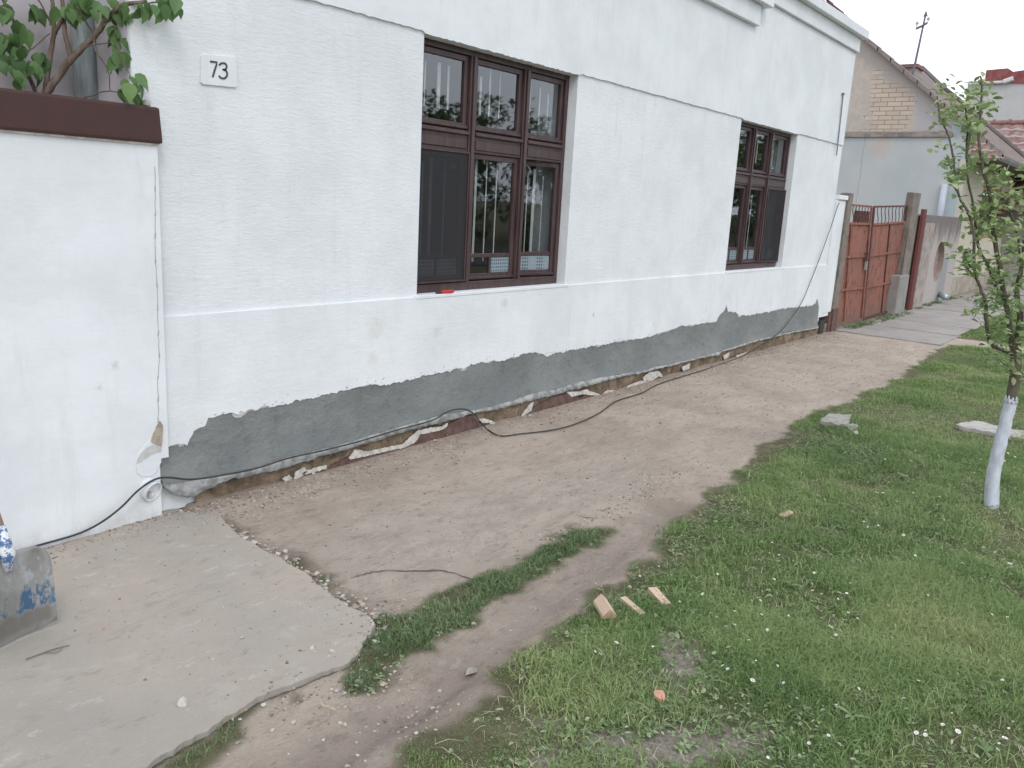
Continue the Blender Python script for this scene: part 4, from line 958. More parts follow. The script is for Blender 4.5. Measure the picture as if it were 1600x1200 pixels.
for i in range(n):
    j = (i + 1) % n; bm.faces.new((IN[i], IN[j], OUT[j], OUT[i])); f_ = bm.faces.new((IN[i], INB[i], INB[j], IN[j])); f_.material_index = 1
f_ = bm.faces.new(INB); f_.material_index = 1
def m_stain():
    n = N('stained plaster', .92, .2); sep = n.t.nodes.new('ShaderNodeSeparateXYZ'); n.t.links.new(n.tc.outputs['Object'], sep.inputs[0])
    a = n.noise(2.5, 7, .7, stretch=(1.6, 1, .5)); b = n.noise(16, 8, .7)
    col = n.mix(n.ramp(b, .4, .6), (.40, .355, .335), (.45, .41, .385)); drip = n.math('ADD', sep.outputs[2], n.math('MULTIPLY', n.math('SUBTRACT', a, .5), 1.6))
    col = n.mix(n.ramp(drip, 1.05, 1.6, 0, .85), col, (.15, .13, .13))
    g_ = n.math('MULTIPLY', n.ramp(sep.outputs[0], 18.7, 19.1), n.math('MULTIPLY', n.ramp(sep.outputs[0], 19.75, 19.55), n.ramp(n.math('ADD', sep.outputs[2], n.math('MULTIPLY', a, .5)), 1.25, 1.1)))
    col = n.mix(n.math('MULTIPLY', g_, .85), col, (.27, .28, .30)); n.color(col); n.bump(b, .5, .008); return n.m
link('wall', bm, [m_stain(), simple('raw niche plaster', (.33, .26, .23), (.26, .2, .18), 9)], sw)
bm = bmesh.new(); box(bm, XW0 + .002, XW1 - .002, .11, .25, -.05, ZW - .004); box(bm, XW0, XW1, .001, .26, ZW + .001, ZW + .03); link('coping', bm, M['conc_post'], sw)
bm = bmesh.new(); box(bm, XW0 + .03, XW0 + .75, -.035, -.002, -.03, 1.60); link('buttress', bevel(bm, .006, 1), simple('spalled plaster', (.40, .35, .33), (.28, .24, .22), 7, .95, .6, .01), sw)
# pipe stub at its foot
a = hit(1468, 462, 1, -.02); b = hit(1478, 466, 1, -.2); bm = bmesh.new(); tube(bm, [tuple(a + [0, 0, .03]), tuple(b + [0, 0, .02])], .06, 14); link('drain_stub', bm, M['galv'], sw, smooth=True)
# rusty sheet stored behind the left leaf
a = fp(1341, 329, .6); b = fp(1357, 329, .6)
bm = bmesh.new(); box(bm, a[0], b[0] + .1, .6, .66, .05, a[1]); box(bm, a[0] + .05, b[0] + .05, .58, .598, .3, a[1] - .12); tag(link('rusty_sheet', bm, M['rust_dark']), 'rusty brown metal sheet standing in the yard behind the left gate leaf', 'metal sheet')

# ------------------------------------------------------------ neighbour house with the bare gable
XG = 20.63; nb_ = empty('neighbour_house', (XG, .2, 0), 'neighbour house with peeling brick gable, pale blue lower wall and cream front', 'house')
sl = .803; vz = lambda y: 4.424 + sl * (y - 1.14)
yR = 4.6; YF = .16
LZ = 3.50
# upper gable
bm = bmesh.new(); prism(bm, [(XG, .55, LZ), (XG, .55, vz(.55) - .03), (XG, yR, vz(yR) - .03), (XG, 8.6, vz(yR) - 4 * sl), (XG, 8.6, LZ)], (.25, 0, 0))
def m_gable():
    n = N('peeling gable', .95, .2)
    sw_ = n.t.nodes.new('ShaderNodeSeparateXYZ'); n.t.links.new(n.tc.outputs['Object'], sw_.inputs[0]); cb_ = n.t.nodes.new('ShaderNodeCombineXYZ')
    n.t.links.new(sw_.outputs[1], cb_.inputs[0]); n.t.links.new(sw_.outputs[2], cb_.inputs[1])
    br = n.t.nodes.new('ShaderNodeTexBrick'); br.inputs['Scale'].default_value = 1; br.inputs['Brick Width'].default_value = .30; br.inputs['Row Height'].default_value = .098; br.inputs['Mortar Size'].default_value = .009; br.inputs['Mortar Smooth'].default_value = .3
    br.inputs['Color1'].default_value = (.44, .36, .29, 1); br.inputs['Color2'].default_value = (.55, .455, .365, 1); br.inputs['Mortar'].default_value = (.20, .15, .12, 1)
    n.t.links.new(cb_.outputs[0], br.inputs[0])
    a = n.noise(1.6, 7, .65, dist=.4); b = n.noise(5, 8, .7)
    y = sw_.outputs[1]; z = sw_.outputs[2]; nz = n.math('MULTIPLY', n.math('SUBTRACT', b, .5), 1.1)
    faded = n.mix(n.ramp(b, .35, .65), (.49, .43, .37), (.41, .37, .335))
    # bricks show in the middle band only
    zz = n.math('SUBTRACT', z, 3.6); d = n.math('ADD', n.math('MULTIPLY', n.math('ABSOLUTE', n.math('SUBTRACT', y, n.math('SUBTRACT', 1.98, n.math('MULTIPLY', zz, .28)))), .75), n.math('SUBTRACT', nz, n.math('MULTIPLY', zz, .16)))
    col = n.mix(n.ramp(d, .24, .36), br.outputs[0], faded); col = n.mix(.18, col, faded)
    col = n.mix(n.ramp(n.math('ADD', y, nz), 1.35, 1.25), col, n.mix(b, (.36, .345, .355), (.42, .40, .40)))
    up = n.math('ADD', n.math('ADD', z, n.math('MULTIPLY', y, -.62)), nz); col = n.mix(n.ramp(up, 3.35, 3.6), col, n.mix(b, (.34, .30, .27), (.44, .40, .37)))
    col = n.mix(n.ramp(n.math('ADD', z, n.math('MULTIPLY', nz, .15)), 3.60, 3.54), col, (.25, .22, .21))
    n.color(col); n.bump(b, .5, .02); n.bump(br.outputs['Fac'], -.3, .01); return n.m
link('gable_wall', bm, m_gable(), nb_)
def m_blue():
    n = N('faded blue plaster', .92, .2); sw_ = n.t.nodes.new('ShaderNodeSeparateXYZ'); n.t.links.new(n.tc.outputs['Object'], sw_.inputs[0])
    a = n.noise(.9, 6, .6); b = n.noise(6, 8, .7); col = n.mix(n.ramp(a, .35, .65), (.385, .425, .435), (.44, .455, .455))
    pt = n.math('ADD', n.math('ABSOLUTE', n.math('SUBTRACT', sw_.outputs[1], 2.0)), n.math('ADD', n.math('MULTIPLY', n.math('ABSOLUTE', n.math('SUBTRACT', sw_.outputs[2], 3.25)), .9), n.math('MULTIPLY', n.math('SUBTRACT', b, .5), 1.4)))
    col = n.mix(n.ramp(pt, .42, .10, 0, .55), col, (.48, .37, .31)); col = n.mix(n.ramp(b, .6, .72, 0, .3), col, (.32, .33, .33))
    ln = n.math('ADD', n.math('ABSOLUTE', n.math('SUBTRACT', sw_.outputs[1], n.math('ADD', 2.25, n.math('MULTIPLY', b, .12)))), 0); col = n.mix(n.ramp(ln, .016, .004, 0, .5), col, (.25, .24, .23))
    n.color(col); n.bump(b, .3, .01); return n.m
bm = bmesh.new(); box(bm, XG - .06, XG + .25, YF + .03, 8.6, 0, LZ - .06); link('lower_wall', bm, m_blue(), nb_)
bm = bmesh.new(); box(bm, XG - .11, XG - .001, .50, 8.6, LZ - .055, LZ - .0); box(bm, XG - .05, XG - .001, .52, 8.6, LZ + .001, LZ + .05); link('ledge', bm, simple('dark ledge', (.30, .26, .23), (.18, .16, .15), 5), nb_)
bm = bmesh.new(); prism(bm, [(XG + .001, YF + .03, LZ - .06), (XG + .001, .549, LZ - .06), (XG + .001, .549, vz(.549) - .04), (XG + .001, YF + .03, vz(YF + .03) - .04)], (.24, 0, 0)); link('gable_corner', bm, m_blue(), nb_)
# cream street front with its window opening
XC0 = XG - .05; wl = hit(1531, 330, 1, YF)[0]; wr_ = hit(1583, 330, 1, YF)[0]; wt_ = fp(1560, 296, YF)[1]; wb_ = fp(1572, 372, YF)[1]
bm = bmesh.new(); box(bm, XC0, wl, YF, YF + .25, 0, 3.0); box(bm, wl, wr_, YF + .001, YF + .25, 0, wb_); box(bm, wl, wr_, YF + .001, YF + .25, wt_, 3.0); box(bm, wr_, 48, YF, YF + .25, 0, 3.0)
link('street_front', bm, simple('cream render', (.56, .52, .42), (.50, .465, .385), 3, .9, .3, .005), nb_)
bm = bmesh.new(); box(bm, XC0 + .01, 48, YF - .03, YF - .001, 0, .42); link('plinth', bm, simple('grimy plinth', (.30, .26, .21), (.40, .37, .31), 4, .95, .4), nb_)
M['ochre'] = simple('ochre window paint', (.36, .24, .09), (.30, .20, .08), 14, .6, .3)
bm = bmesh.new(); w3 = wr_ - wl
for a_, b_ in ((0, .09), (w3 * .5 - .05, w3 * .5 + .05), (w3 - .16, w3)): box(bm, wl + a_, wl + b_, YF + .02, YF + .10, wb_, wt_)
box(bm, wl, wr_, YF + .021, YF + .099, wt_ - .10, wt_); box(bm, wl, wr_, YF + .021, YF + .099, wb_, wb_ + .12); box(bm, wl, wr_, YF + .03, YF + .09, wt_ - .6, wt_ - .52)
nw = link('window', bm, M['ochre'], nb_); nw['label'] = 'ochre framed street window behind the apple leaves'
bm = bmesh.new(); box(bm, wl + .02, wr_ - .02, YF + .085, YF + .088, wb_ + .02, wt_ - .02); link('glass_pane', bm, M['glass'], nw)
bm = bmesh.new(); box(bm, wl - .05, wl + 1.3, YF - .03, YF - .001, wt_ + .02, wt_ + .12); link('lintel', bm, simple('brown lintel', (.22, .12, .07), (.18, .10, .06), 9), nb_)
bm = bmesh.new(); box(bm, wl - 2, wr_ + 2, 1.2, 1.25, 0, 3); link('room', bm, M['interior'], nb_)
bm = bmesh.new(); box(bm, XC0 - .045, XC0 - .001, YF - .03, YF + .10, .05, 2.98); link('corner_strip', bm, simple('corner strip', (.50, .48, .42), (.45, .43, .38), 5), nb_)
# downpipe on the blue wall
a = hit(1470, 330, 0, XG - .1)
bm = bmesh.new(); tube(bm, [(XG - .12, a[1], 1.2), (XG - .12, a[1], 2.45)], .07, 12); link('downpipe', bm, simple('pale downpipe', (.46, .50, .55), (.42, .46, .5), 5, .5, 0), nb_, smooth=True)
bm = bmesh.new(); y_ = hit(1483, 330, 0, XG - .1)[1]; box(bm, XG - .10, XG - .061, YF + .04, y_ + .12, 1.6, 2.3); link('meter_box', bm, simple('pale meter box', (.36, .42, .44), (.33, .38, .40), 5, .6, 0), nb_)
# roof plane: near verge, gutter, far edge
def onP(u, v):
    d = RM.T @ np.array([(u - 800) / FL, (v - 600) / FL, 1.0]); # z = 4.424+sl*(y-1.14)
    t = (4.424 + sl * (CP[1] - 1.14) - CP[2]) / (d[2] - sl * d[1]); return CP + t * d
far = [onP(*q) for q in [(1660, 300), (1600, 247), (1535, 192), (1504, 164), (1470, 137), (1440, 108)]]
ye = -.52; ze = vz(ye)
yR2 = far[-1][1] + .6
pts = [(XG - .12, ye, ze), (far[0][0], ye, ze)] + [tuple(p) for p in far[1:]] + [(XG + .16, onP(1412, 112)[1], 0), (XG + .16, yR, vz(yR)), (XG - .12, yR, vz(yR))]
pts = [(p[0], p[1], vz(p[1])) for p in pts]
bm = bmesh.new(); prism(bm, pts, (0, 0, -.05))
def m_oldroof():
    n = N('old brown roof tiles', .95, .2); sw_ = n.t.nodes.new('ShaderNodeSeparateXYZ'); n.t.links.new(n.tc.outputs['Object'], sw_.inputs[0]); cb_ = n.t.nodes.new('ShaderNodeCombineXYZ')
    n.t.links.new(sw_.outputs[0], cb_.inputs[0]); n.t.links.new(sw_.outputs[1], cb_.inputs[1])
    br = n.t.nodes.new('ShaderNodeTexBrick'); br.inputs['Scale'].default_value = 1; br.inputs['Brick Width'].default_value = .2; br.inputs['Row Height'].default_value = .14; br.inputs['Mortar Size'].default_value = .012
    br.inputs['Color1'].default_value = (.19, .145, .13, 1); br.inputs['Color2'].default_value = (.25, .20, .185, 1); br.inputs['Mortar'].default_value = (.08, .06, .055, 1); n.t.links.new(cb_.outputs[0], br.inputs[0])
    b = n.noise(5, 8, .7); n.color(n.mix(n.ramp(b, .45, .65, 0, .6), br.outputs[0], (.24, .215, .20))); n.bump(br.outputs['Fac'], -.6, .02); return n.m
M['oldroof'] = m_oldroof()
nroof = link('roof', bm, M['oldroof'], nb_)
# back plane so the ridge is closed
bm = bmesh.new(); prism(bm, [(XG - .12, yR, vz(yR)), (XG + .16, yR, vz(yR)), (XG + .16, 8.9, vz(yR) - 4.3 * sl), (XG - .12, 8.9, vz(yR) - 4.3 * sl)], (0, 0, -.05)); link('roof_back', bm, M['oldroof'], nb_)
# verge tiles (near) and capping along the far edge
bm = bmesh.new(); y = ye
while y < yR - .2:
    z = vz(y); a = (XG - .16, y, z + .0); prism(bm, [(XG - .16, y, z - .05), (XG - .16, y, z + .055), (XG - .16, y + .33, z + .33 * sl + .035), (XG - .16, y + .33, z + .33 * sl - .05)], (.26, 0, 0)); y += .31
link('verge_tiles', bm, simple('grey verge tiles', (.27, .225, .21), (.20, .165, .155), 6), nroof)
bm = bmesh.new(); FP = [Vector((p[0], p[1], vz(p[1]) + .035)) for p in far]; tube(bm, FP, .075, 8); link('ridge_tiles', bm, simple('dark ridge tiles', (.16, .13, .125), (.12, .10, .10), 6), nroof)
# gutter
bm = bmesh.new(); XGu = XG - .2
for k in range(10):
    a0 = math.pi + math.pi * k / 10; a1 = math.pi + math.pi * (k + 1) / 10; c = (ye - .03, ze - .07)
    q = [(c[0] + .075 * math.cos(a), c[1] + .075 * math.sin(a)) for a in (a0, a1)]
    vs = [bm.verts.new((XGu, *q[0])), bm.verts.new((46, *q[0])), bm.verts.new((46, *q[1])), bm.verts.new((XGu, *q[1]))]; bm.faces.new(vs)
bmesh.ops.solidify(bm, geom=bm.faces[:], thickness=.008)
link('gutter', bm, simple('pale zinc gutter', (.46, .47, .46), (.34, .345, .34), 9, .5, .1, .002, metal=.2), nroof)
bm = bmesh.new(); box(bm, XG - .05, 46, ye + .02, YF - .001, 2.96, 3.02); link('soffit', bm, simple('old soffit boards', (.16, .13, .11), (.12, .10, .085), 9), nroof)
# chimney
a = hit(1409, 101, 0, 22.6); b = hit(1432, 101, 0, 22.6)
bm = bmesh.new(); box(bm, 22.6, 23.2, b[1], a[1], a[2] - 1.2, a[2] - .08); chim = link('chimney', bm, simple('plastered chimney', (.36, .31, .30), (.30, .25, .245), 5), nroof) if False else link('chimney', bm, simple('plastered chimney', (.36, .31, .30), (.30, .25, .245), 5), nb_)
bm = bmesh.new(); box(bm, 22.55, 23.25, b[1] - .05, a[1] + .05, a[2] - .079, a[2]); link('chimney_cap', bm, simple('brown cap tiles', (.27, .14, .12), (.2, .12, .11), 6), chim)
# service mast
ms = empty('service_mast', tuple(hit(1425, 122, 0, 21.0)), 'thin iron wire mast with a crossarm and insulators, on the roof verge', 'mast')
a = Vector(hit(1425, 122, 0, 21.0)); b = Vector(hit(1446, 24, 0, 21.0)); bm = bmesh.new(); tube(bm, [a, b], .028, 8, .020)
prism(bm, [tuple(b + Vector(q)) for q in ((0, .045, -.02), (0, -.045, -.02), (0, 0, .10))], (.03, 0, 0)); M['iron'] = simple('dull iron', (.19, .16, .19), (.14, .12, .15), 8, .6, .1)
link('pole', bm, M['iron'], ms)
bm = bmesh.new(); a = Vector(hit(1431, 45, 0, 20.97)); c = Vector(hit(1442, 40, 0, 20.97)); d = Vector(hit(1449, 35.5, 0, 20.97)); tube(bm, [a, c, d], .026, 6); link('crossarm', bm, M['iron'], ms)
for u, v in ((1433, 37), (1450.5, 30)):
    c = Vector(hit(u, v, 0, 20.97)); bm = bmesh.new(); tube(bm, [c - Vector((0, 0, .07)), c - Vector((0, 0, .02)), c, c + Vector((0, 0, .05))], [.012, .012, .038, .020], 8); link('insulator', bm, simple('porcelain', (.42, .42, .46), (.38, .38, .42), 9, .3, 0), ms)

# ------------------------------------------------------------ farther roofs
fh = empty('red_roof_house', (28, 2, 0), 'farther house with a red tiled roof slope facing the street end', 'house')
def tile_plane(name, x0, z0, x1, z1, ya, yb, mat, par):
    """tiles: rows along y, climbing in x"""
    bm = bmesh.new(); n = int(math.hypot(x1 - x0, z1 - z0) / .30); 
    m_ = int(abs(yb - ya) / .075); dy = (yb - ya) / m_
    for k in range(n):
        t0, t1 = k / n, (k + 1) / n; xa, xb = x0 + (x1 - x0) * t0, x0 + (x1 - x0) * t1; za, zb = z0 + (z1 - z0) * t0, z0 + (z1 - z0) * t1
        prev = None
        for q in range(m_ + 1):
            h = (.028, .0, .028, .045)[q % 4]; y = ya + dy * q
            cur = [bm.verts.new((xa - .03, y, za + .03 + h)), bm.verts.new((xb, y, zb + h * .6))]
            if prev: bm.faces.new((prev[0], cur[0], cur[1], prev[1]))
            prev = cur
    return link(name, bm, mat, par, recalc=False)
M['redtile'] = simple('faded red tiles', (.20, .105, .09), (.29, .19, .175), 5, .85, .3, .01, lo=.42, hi=.6)
rt_ = hit(1540, 194, 0, 29.4); rb = hit(1590, 300, 0, 26.6)
r1 = tile_plane('roof', 26.6, rt_[2] - 2.6, 29.4, rt_[2], -1.2, 3.2, M['redtile'], fh)
bm = bmesh.new(); box(bm, 27.3, 29.3, -.4, 3.1, 0, rt_[2] - 2.2); link('wall', bm, simple('grey end wall', (.36, .34, .32), (.3, .29, .27), 4), fh)
bm = bmesh.new(); tube(bm, [(29.4, -1.2, rt_[2] + .02), (29.4, 3.2, rt_[2] + .03)], .09, 8)
for k in range(11): tube(bm, [(29.4, -1.2 + k * .4, rt_[2] + .03), (29.4, -1.14 + k * .4, rt_[2] + .05)], .115, 8)
link('ridge_tiles', bm, M['redtile'], r1)
bh = empty('grey_gable_house', (36, 2, 0), 'tall plain grey wall with red roof edge in the distance', 'house')
def X36(u, v, X=36): return hit(u, v, 0, X)
a = X36(1513, 127); b = X36(1660, 131)
bm = bmesh.new(); box(bm, 36, 44, b[1], a[1], 0, a[2]); link('wall', bm, simple('pale grey render', (.47, .47, .46), (.43, .43, .425), 2, .9, .1), bh)
q = [X36(u, v, 35.95) for u, v in [(1538, 129), (1541, 109.5), (1575, 106.5), (1583, 112), (1600, 109.5), (1660, 104), (1660, 131)]]
bm = bmesh.new(); prism(bm, [tuple(p) for p in q], (2.5, 0, 0)); bhr = link('roof', bm, simple('deep red roof', (.20, .055, .055), (.26, .10, .10), 4, .8, .2), bh)
a = X36(1512, 131, 35.9); b = X36(1568, 128, 35.9); bm = bmesh.new(); tube(bm, [a, b], .05, 6); tube(bm, [b, b + np.array([0, -.3, .1])], .09, 6); link('gutter', bm, simple('white gutter', (.6, .6, .6), (.5, .5, .5), 5), bh)

# ------------------------------------------------------------ things lying about
def rock(name, p, s, mat, label, cat, seed, group=None, flat=.5, parent=None):
    bm = bmesh.new(); bmesh.ops.create_icosphere(bm, subdivisions=2, radius=1); rr = random.Random(seed)
    ks = [(Vector((rr.gauss(0, 1), rr.gauss(0, 1), rr.gauss(0, 1))).normalized(), rr.uniform(.32, .8)) for _ in range(11)]
    for v in bm.verts:
        for nrm, kk in ks:
            d = v.co.dot(nrm)
            if d > kk: v.co -= nrm * (d - kk)
        v.co.x *= s; v.co.y *= s * rr_y; v.co.z *= s * flat
    bmesh.ops.rotate(bm, verts=bm.verts, matrix=Matrix.Rotation(rr.uniform(0, 6.3), 3, 'Z'))
    o = link(name, bm, mat); o.location = p; return tag(o, label, cat, group)
rr_y = .7
M['stone_w'] = simple('white plaster crumb', (.50, .47, .43), (.36, .335, .30), 30, .9, .4, .004)
M['stone_g'] = simple('grey stone', (.34, .31, .28), (.24, .215, .19), 25, .9, .5, .005)
M['stone_p'] = simple('pale tan stone', (.46, .40, .34), (.36, .30, .25), 25, .9, .5, .005)
def hz(x, y): return float(height(np.array([[x, y]]))[0])
def put(u, v, onslab=None):
    p = gp(u, v, .014); P = p[:2][None]
    z = .012 if sdf(P, slab)[0] > 0 else hz(p[0], p[1])
    p = gp(u, v, z); return Vector((p[0], p[1], z))
big = [(285, 1098, .030, 'w', 'flat pale stone on the concrete near the bottom left corner'), (733, 1050, .042, 'g', 'largest grey stone in the wheel rut'), (717, 1046, .018, 'w', 'white crumb on the left tip of the grey rut stone'),
       (555, 1157, .028, 'g', 'grey stone in the rut at the bottom of the picture'), (593, 1127, .020, 'w', 'white plaster piece in the rut above the grey stone'), (707, 1042, .022, 'p', 'tan pebble left of the large rut stone'), (586, 1003, .018, 'w', 'white pebble in the grass strip by the slab corner'),
       (518, 1017, .018, 'w', 'larger of two white flakes on the slab near its right corner'), (487, 1013, .015, 'w', 'rounder pale pebble left of the white flake on the slab'), (378, 997, .012, 'p', 'tiny tan pebble alone in the middle of the slab'), (740, 975, .016, 'p', 'tan pebble at the foot of the grass strip'),
       (560, 1066, .020, 'w', 'white stone at the lower tip of the grass strip'), (600, 1069, .022, 'p', 'flat tan chip right of the grass strip tip'), (797, 986, .013, 'w', 'white pebble in the middle of the worn track'), (674, 1003, .010, 'w', 'small white pebble left in the worn track'),
       (641, 967, .012, 'w', 'white pebble where the grass strip widens'), (555, 810, .012, 'w', 'white pebble on the dusty path below the plinth'), (636, 764, .008, 'w', 'tiny white pebble on the dusty path'), (376, 833, .013, 'w', 'white plaster chip in the rubble line near the wall'),
       (702, 885, .010, 'w', 'white pebble on the worn paving above the crack'), (413, 1103, .014, 'w', 'pale pebble under the slab edge at the bottom'), (425, 1143, .014, 'p', 'tan pebble on the bare earth at the bottom left'), (540, 1134, .014, 'p', 'tan pebble above the lower rut'),
       (850, 887, .010, 'w', 'white pebble beside the upper grass strip'), (1044, 1084, .011, 'w', 'white pebble touching the pink tile shard'), (1000, 772, .010, 'w', 'white crumb at the lawn edge crack'), (978, 787, .012, 'g', 'grey pebble near the tip of the grass strip')]
for i, (u, v, s, m_, lab) in enumerate(big):
    p = put(u, v); rock('stone' if m_ != 'w' else 'plaster_crumb', (p.x, p.y, p.z + s * .10), s * 1.05, M['stone_' + m_], lab, 'stone', 100 + i, None, .42)
# white fallen crumbs by the plinth
for u, v, lab in ((133, 829, 'white plaster crumb beside the cable at the garden wall foot'), (680, 690, 'white crumb below the maroon plinth paint'), (699, 681, 'flat white crumb below the plinth, right of another'), (828, 650, 'white crumb at the plinth beyond the cable loop'), (490, 742, 'white crumb under the peeling whitewash at the left')):
    p = put(u, v); rock('plaster_crumb', (p.x, p.y, p.z + .008), .018, M['stone_w'], lab, 'stone', int(u), None, .5)
# rubble in the trench + gravel: countless
def scatter(name, n, fn, mats, kind='stuff', cat=None):
    V = []; F = []; MI = []
    base = bmesh.new(); bmesh.ops.create_icosphere(base, subdivisions=1, radius=1); bv = np.array([v.co for v in base.verts]); bf = np.array([[v.index for v in f.verts] for f in base.faces]); base.free()
    c = 0
    for i in range(n):
        r_ = fn()
        if r_ is None: continue
        x, y, z, s, mi = r_
        k = bv * (1 + rng.normal(0, .22, (len(bv), 1))) * np.array([s, s * rng.uniform(.5, .95), s * rng.uniform(.35, .7)])
        t = rng.uniform(0, 6.3); R2 = np.array([[math.cos(t), -math.sin(t), 0], [math.sin(t), math.cos(t), 0], [0, 0, 1]])
        V.append(k @ R2.T + np.array([x, y, z + s * .2])); F.append(bf + c); MI += [mi] * len(bf); c += len(bv)
    V = np.vstack(V); F = np.vstack(F); me = bpy.data.meshes.new(name); me.from_pydata(V.tolist(), [], F.tolist()); me.update()
    for m_ in mats: me.materials.append(m_)
    me.polygons.foreach_set('material_index', MI); o = bpy.data.objects.new(name, me); COL.objects.link(o); return tag(o, kind=kind)
def rub():
    t = rng.uniform(0, len(trench) - 1.001); i = int(t); p = trench[i] * (1 - t + i) + trench[i + 1] * (t - i) + rng.normal(0, .030, 2) + np.array([.02, -.0])
    if sdf(p[None], slab)[0] > 0: return None
    return p[0], p[1], hz(*p), min(.022, abs(rng.normal(.003, .0065)) + .002), rng.choice([0, 0, 1, 1, 2, 2])
tag(scatter('rubble', 650, rub, [M['stone_w'], M['stone_g'], M['stone_p']]), 'loose rubble and crumbs filling the gap between slab and path', None)
CC = [tuple(gp(u, v)[:2]) + (s_,) for u, v, s_ in ((385, 800, .12), (360, 785, .10), (450, 770, .15), (990, 775, .10), (1030, 745, .12), (950, 800, .10), (880, 835, .12), (600, 960, .12), (570, 1075, .10), (700, 700, .2), (560, 740, .15), (850, 655, .2), (1000, 620, .25), (480, 1090, .15), (640, 1120, .15), (250, 800, .08), (200, 815, .08), (310, 795, .06))]
NG = 14500; GX = rng.uniform(1.2, 12, NG); GY = np.where(rng.random(NG) < .55, rng.uniform(-2.5, -.05, NG), -abs(rng.normal(.02, .09, NG)) - .06); ki = rng.integers(0, len(CC), 2000); GX[-2000:] = [rng.normal(CC[k][0], CC[k][2]) for k in ki]; GY[-2000:] = [min(-.06, rng.normal(CC[k][1], CC[k][2] * .5)) for k in ki]; GP = np.column_stack([GX, GY])
GL = lawn_sd(GP); GS = sdf(GP, slab); GZ = height(GP); gi = iter(range(NG))
def grav():
    i = next(gi); x, y = GX[i], GY[i]
    if GL[i] > .03: return None
    d = math.hypot(x, y + 3.7); z = .012 if GS[i] > 0 else GZ[i]
    return x, y, z, min(.010, (abs(rng.normal(.0008, .0019)) + .0010) * (1 + d * .06) * (1.5 if i > NG - 2000 else 1)), rng.choice([0, 1, 1, 1, 2, 2, 2, 2, 3, 3, 3])
tag(scatter('gravel', NG, grav, [M['stone_w'], M['stone_g'], M['stone_p'], simple('dark clod', (.15, .12, .10), (.2, .165, .14), 30)]), 'fine grit and crumbs scattered over the path and slab', None)

# wood blocks on the lawn
M['wood'] = simple('fresh cut wood', (.56, .42, .32), (.48, .35, .26), 9, .75, .3, .002, stretch=(.3, 6, 6))
M['wood_end'] = simple('wood end grain', (.46, .32, .22), (.40, .27, .19), 20, .8, .3)
def wedge(p, L, w, h, ang, label, tilt=0, gable=False, name='wood_offcut'):
    bm = bmesh.new()
    prof = [(-w, 0), (w, 0), (w * .95, h * .35), (0, h), (-w * .95, h * .35)] if gable else [(-w, 0), (w, 0), (w, h), (-w, h)]
    prism(bm, [(-L / 2, a, b) for a, b in prof], (L, 0, 0)); bevel(bm, .0015, 1)
    bm.faces.ensure_lookup_table()
    for f in bm.faces:
        if abs(f.normal.x) > .9: f.material_index = 1
    o = link(name, bm, [M['wood'], M['wood_end']]); o.location = p; o.rotation_euler = (0, math.radians(tilt), math.radians(ang)); return tag(o, label, 'wood block', 'wood offcuts on the grass')
def aim(u0, v0, u1, v1):
    a = gp(u0, v0, .05); b = gp(u1, v1, .05); return (a + b) / 2, math.hypot(*(b - a)[:2]), math.degrees(math.atan2(b[1] - a[1], b[0] - a[0]))
for (q, w, h, lab, gb, tl) in (((938, 936, 953, 958), .030, .045, 'thick ridge-shaped wood block, leftmost of the three in a row', True, 3), ((973, 932, 1005, 957), .014, .02, 'thin pale wood stick with a notched end, middle of the three', False, 2), ((1019, 918, 1042, 942), .020, .022, 'flat wood block, rightmost of the three in a row', False, 2), ((1221, 803, 1237, 796), .016, .014, 'single small wood chip lying apart, farther out on the lawn', False, 0)):
    c, L_, an = aim(*q); wedge((c[0], c[1], .028), L_, w, h, an, lab, tl, gb)
# pink tile shard
p = put(1030, 1086); bm = bmesh.new(); sp = [(gp(u, v, .062)) for u, v in [(1021, 1079), (1026, 1077), (1036, 1078), (1040, 1084), (1038, 1093), (1031, 1091), (1023, 1086)]]
prism(bm, [tuple(q) for q in sp], (0, 0, -.014)); tag(link('tile_shard', bevel(bm, .002, 1), simple('pink fired clay', (.58, .30, .22), (.52, .27, .2), 20)), 'pink broken tile shard lying in the grass at the bottom', 'tile')
# concrete plates
M['plate'] = simple('old concrete plate', (.34, .32, .29), (.25, .24, .215), 12, .9, .4, .004)
def plate_(px, z, th, name, label, cat, mat):
    pts = ragged([tuple(gp(u, v, z)[:2]) for u, v in px] + [tuple(gp(*px[0], z)[:2])], .03, .004, len(px))[:-1]
    bm = bmesh.new(); prism(bm, [(x, y, z + .008 * (i % 3 == 0)) for i, (x, y) in enumerate(pts)], (0, 0, -th)); return tag(link(name, bm, mat), label, cat)
plate_([(1281, 657), (1297, 646), (1330, 649), (1326, 662), (1310, 664)], .065, .03, 'concrete_plate', 'larger broken concrete plate on the lawn near the path', 'slab piece', M['plate'])
plate_([(1319, 666), (1324, 663), (1341, 664), (1340, 669), (1330, 672)], .06, .03, 'concrete_plate', 'smaller broken concrete plate touching the larger one', 'slab piece', M['plate'])
rock('plaster_crumb', tuple(put(1336, 684) + Vector((0, 0, .04))), .035, M['stone_w'], 'white crumb in the grass below the two concrete plates', 'stone', 77)
plate_([(1492, 664), (1503, 661), (1525, 658), (1537, 659), (1555, 665), (1580, 672), (1605, 675), (1630, 680), (1630, 690), (1598, 686), (1570, 680), (1530, 672), (1500, 667)], .05, .03, 'stone_slab', 'long pale stone slab lying in the grass behind the whitewashed trunk', 'slab piece', simple('pale stone slab', (.43, .40, .38), (.33, .31, .295), 14))
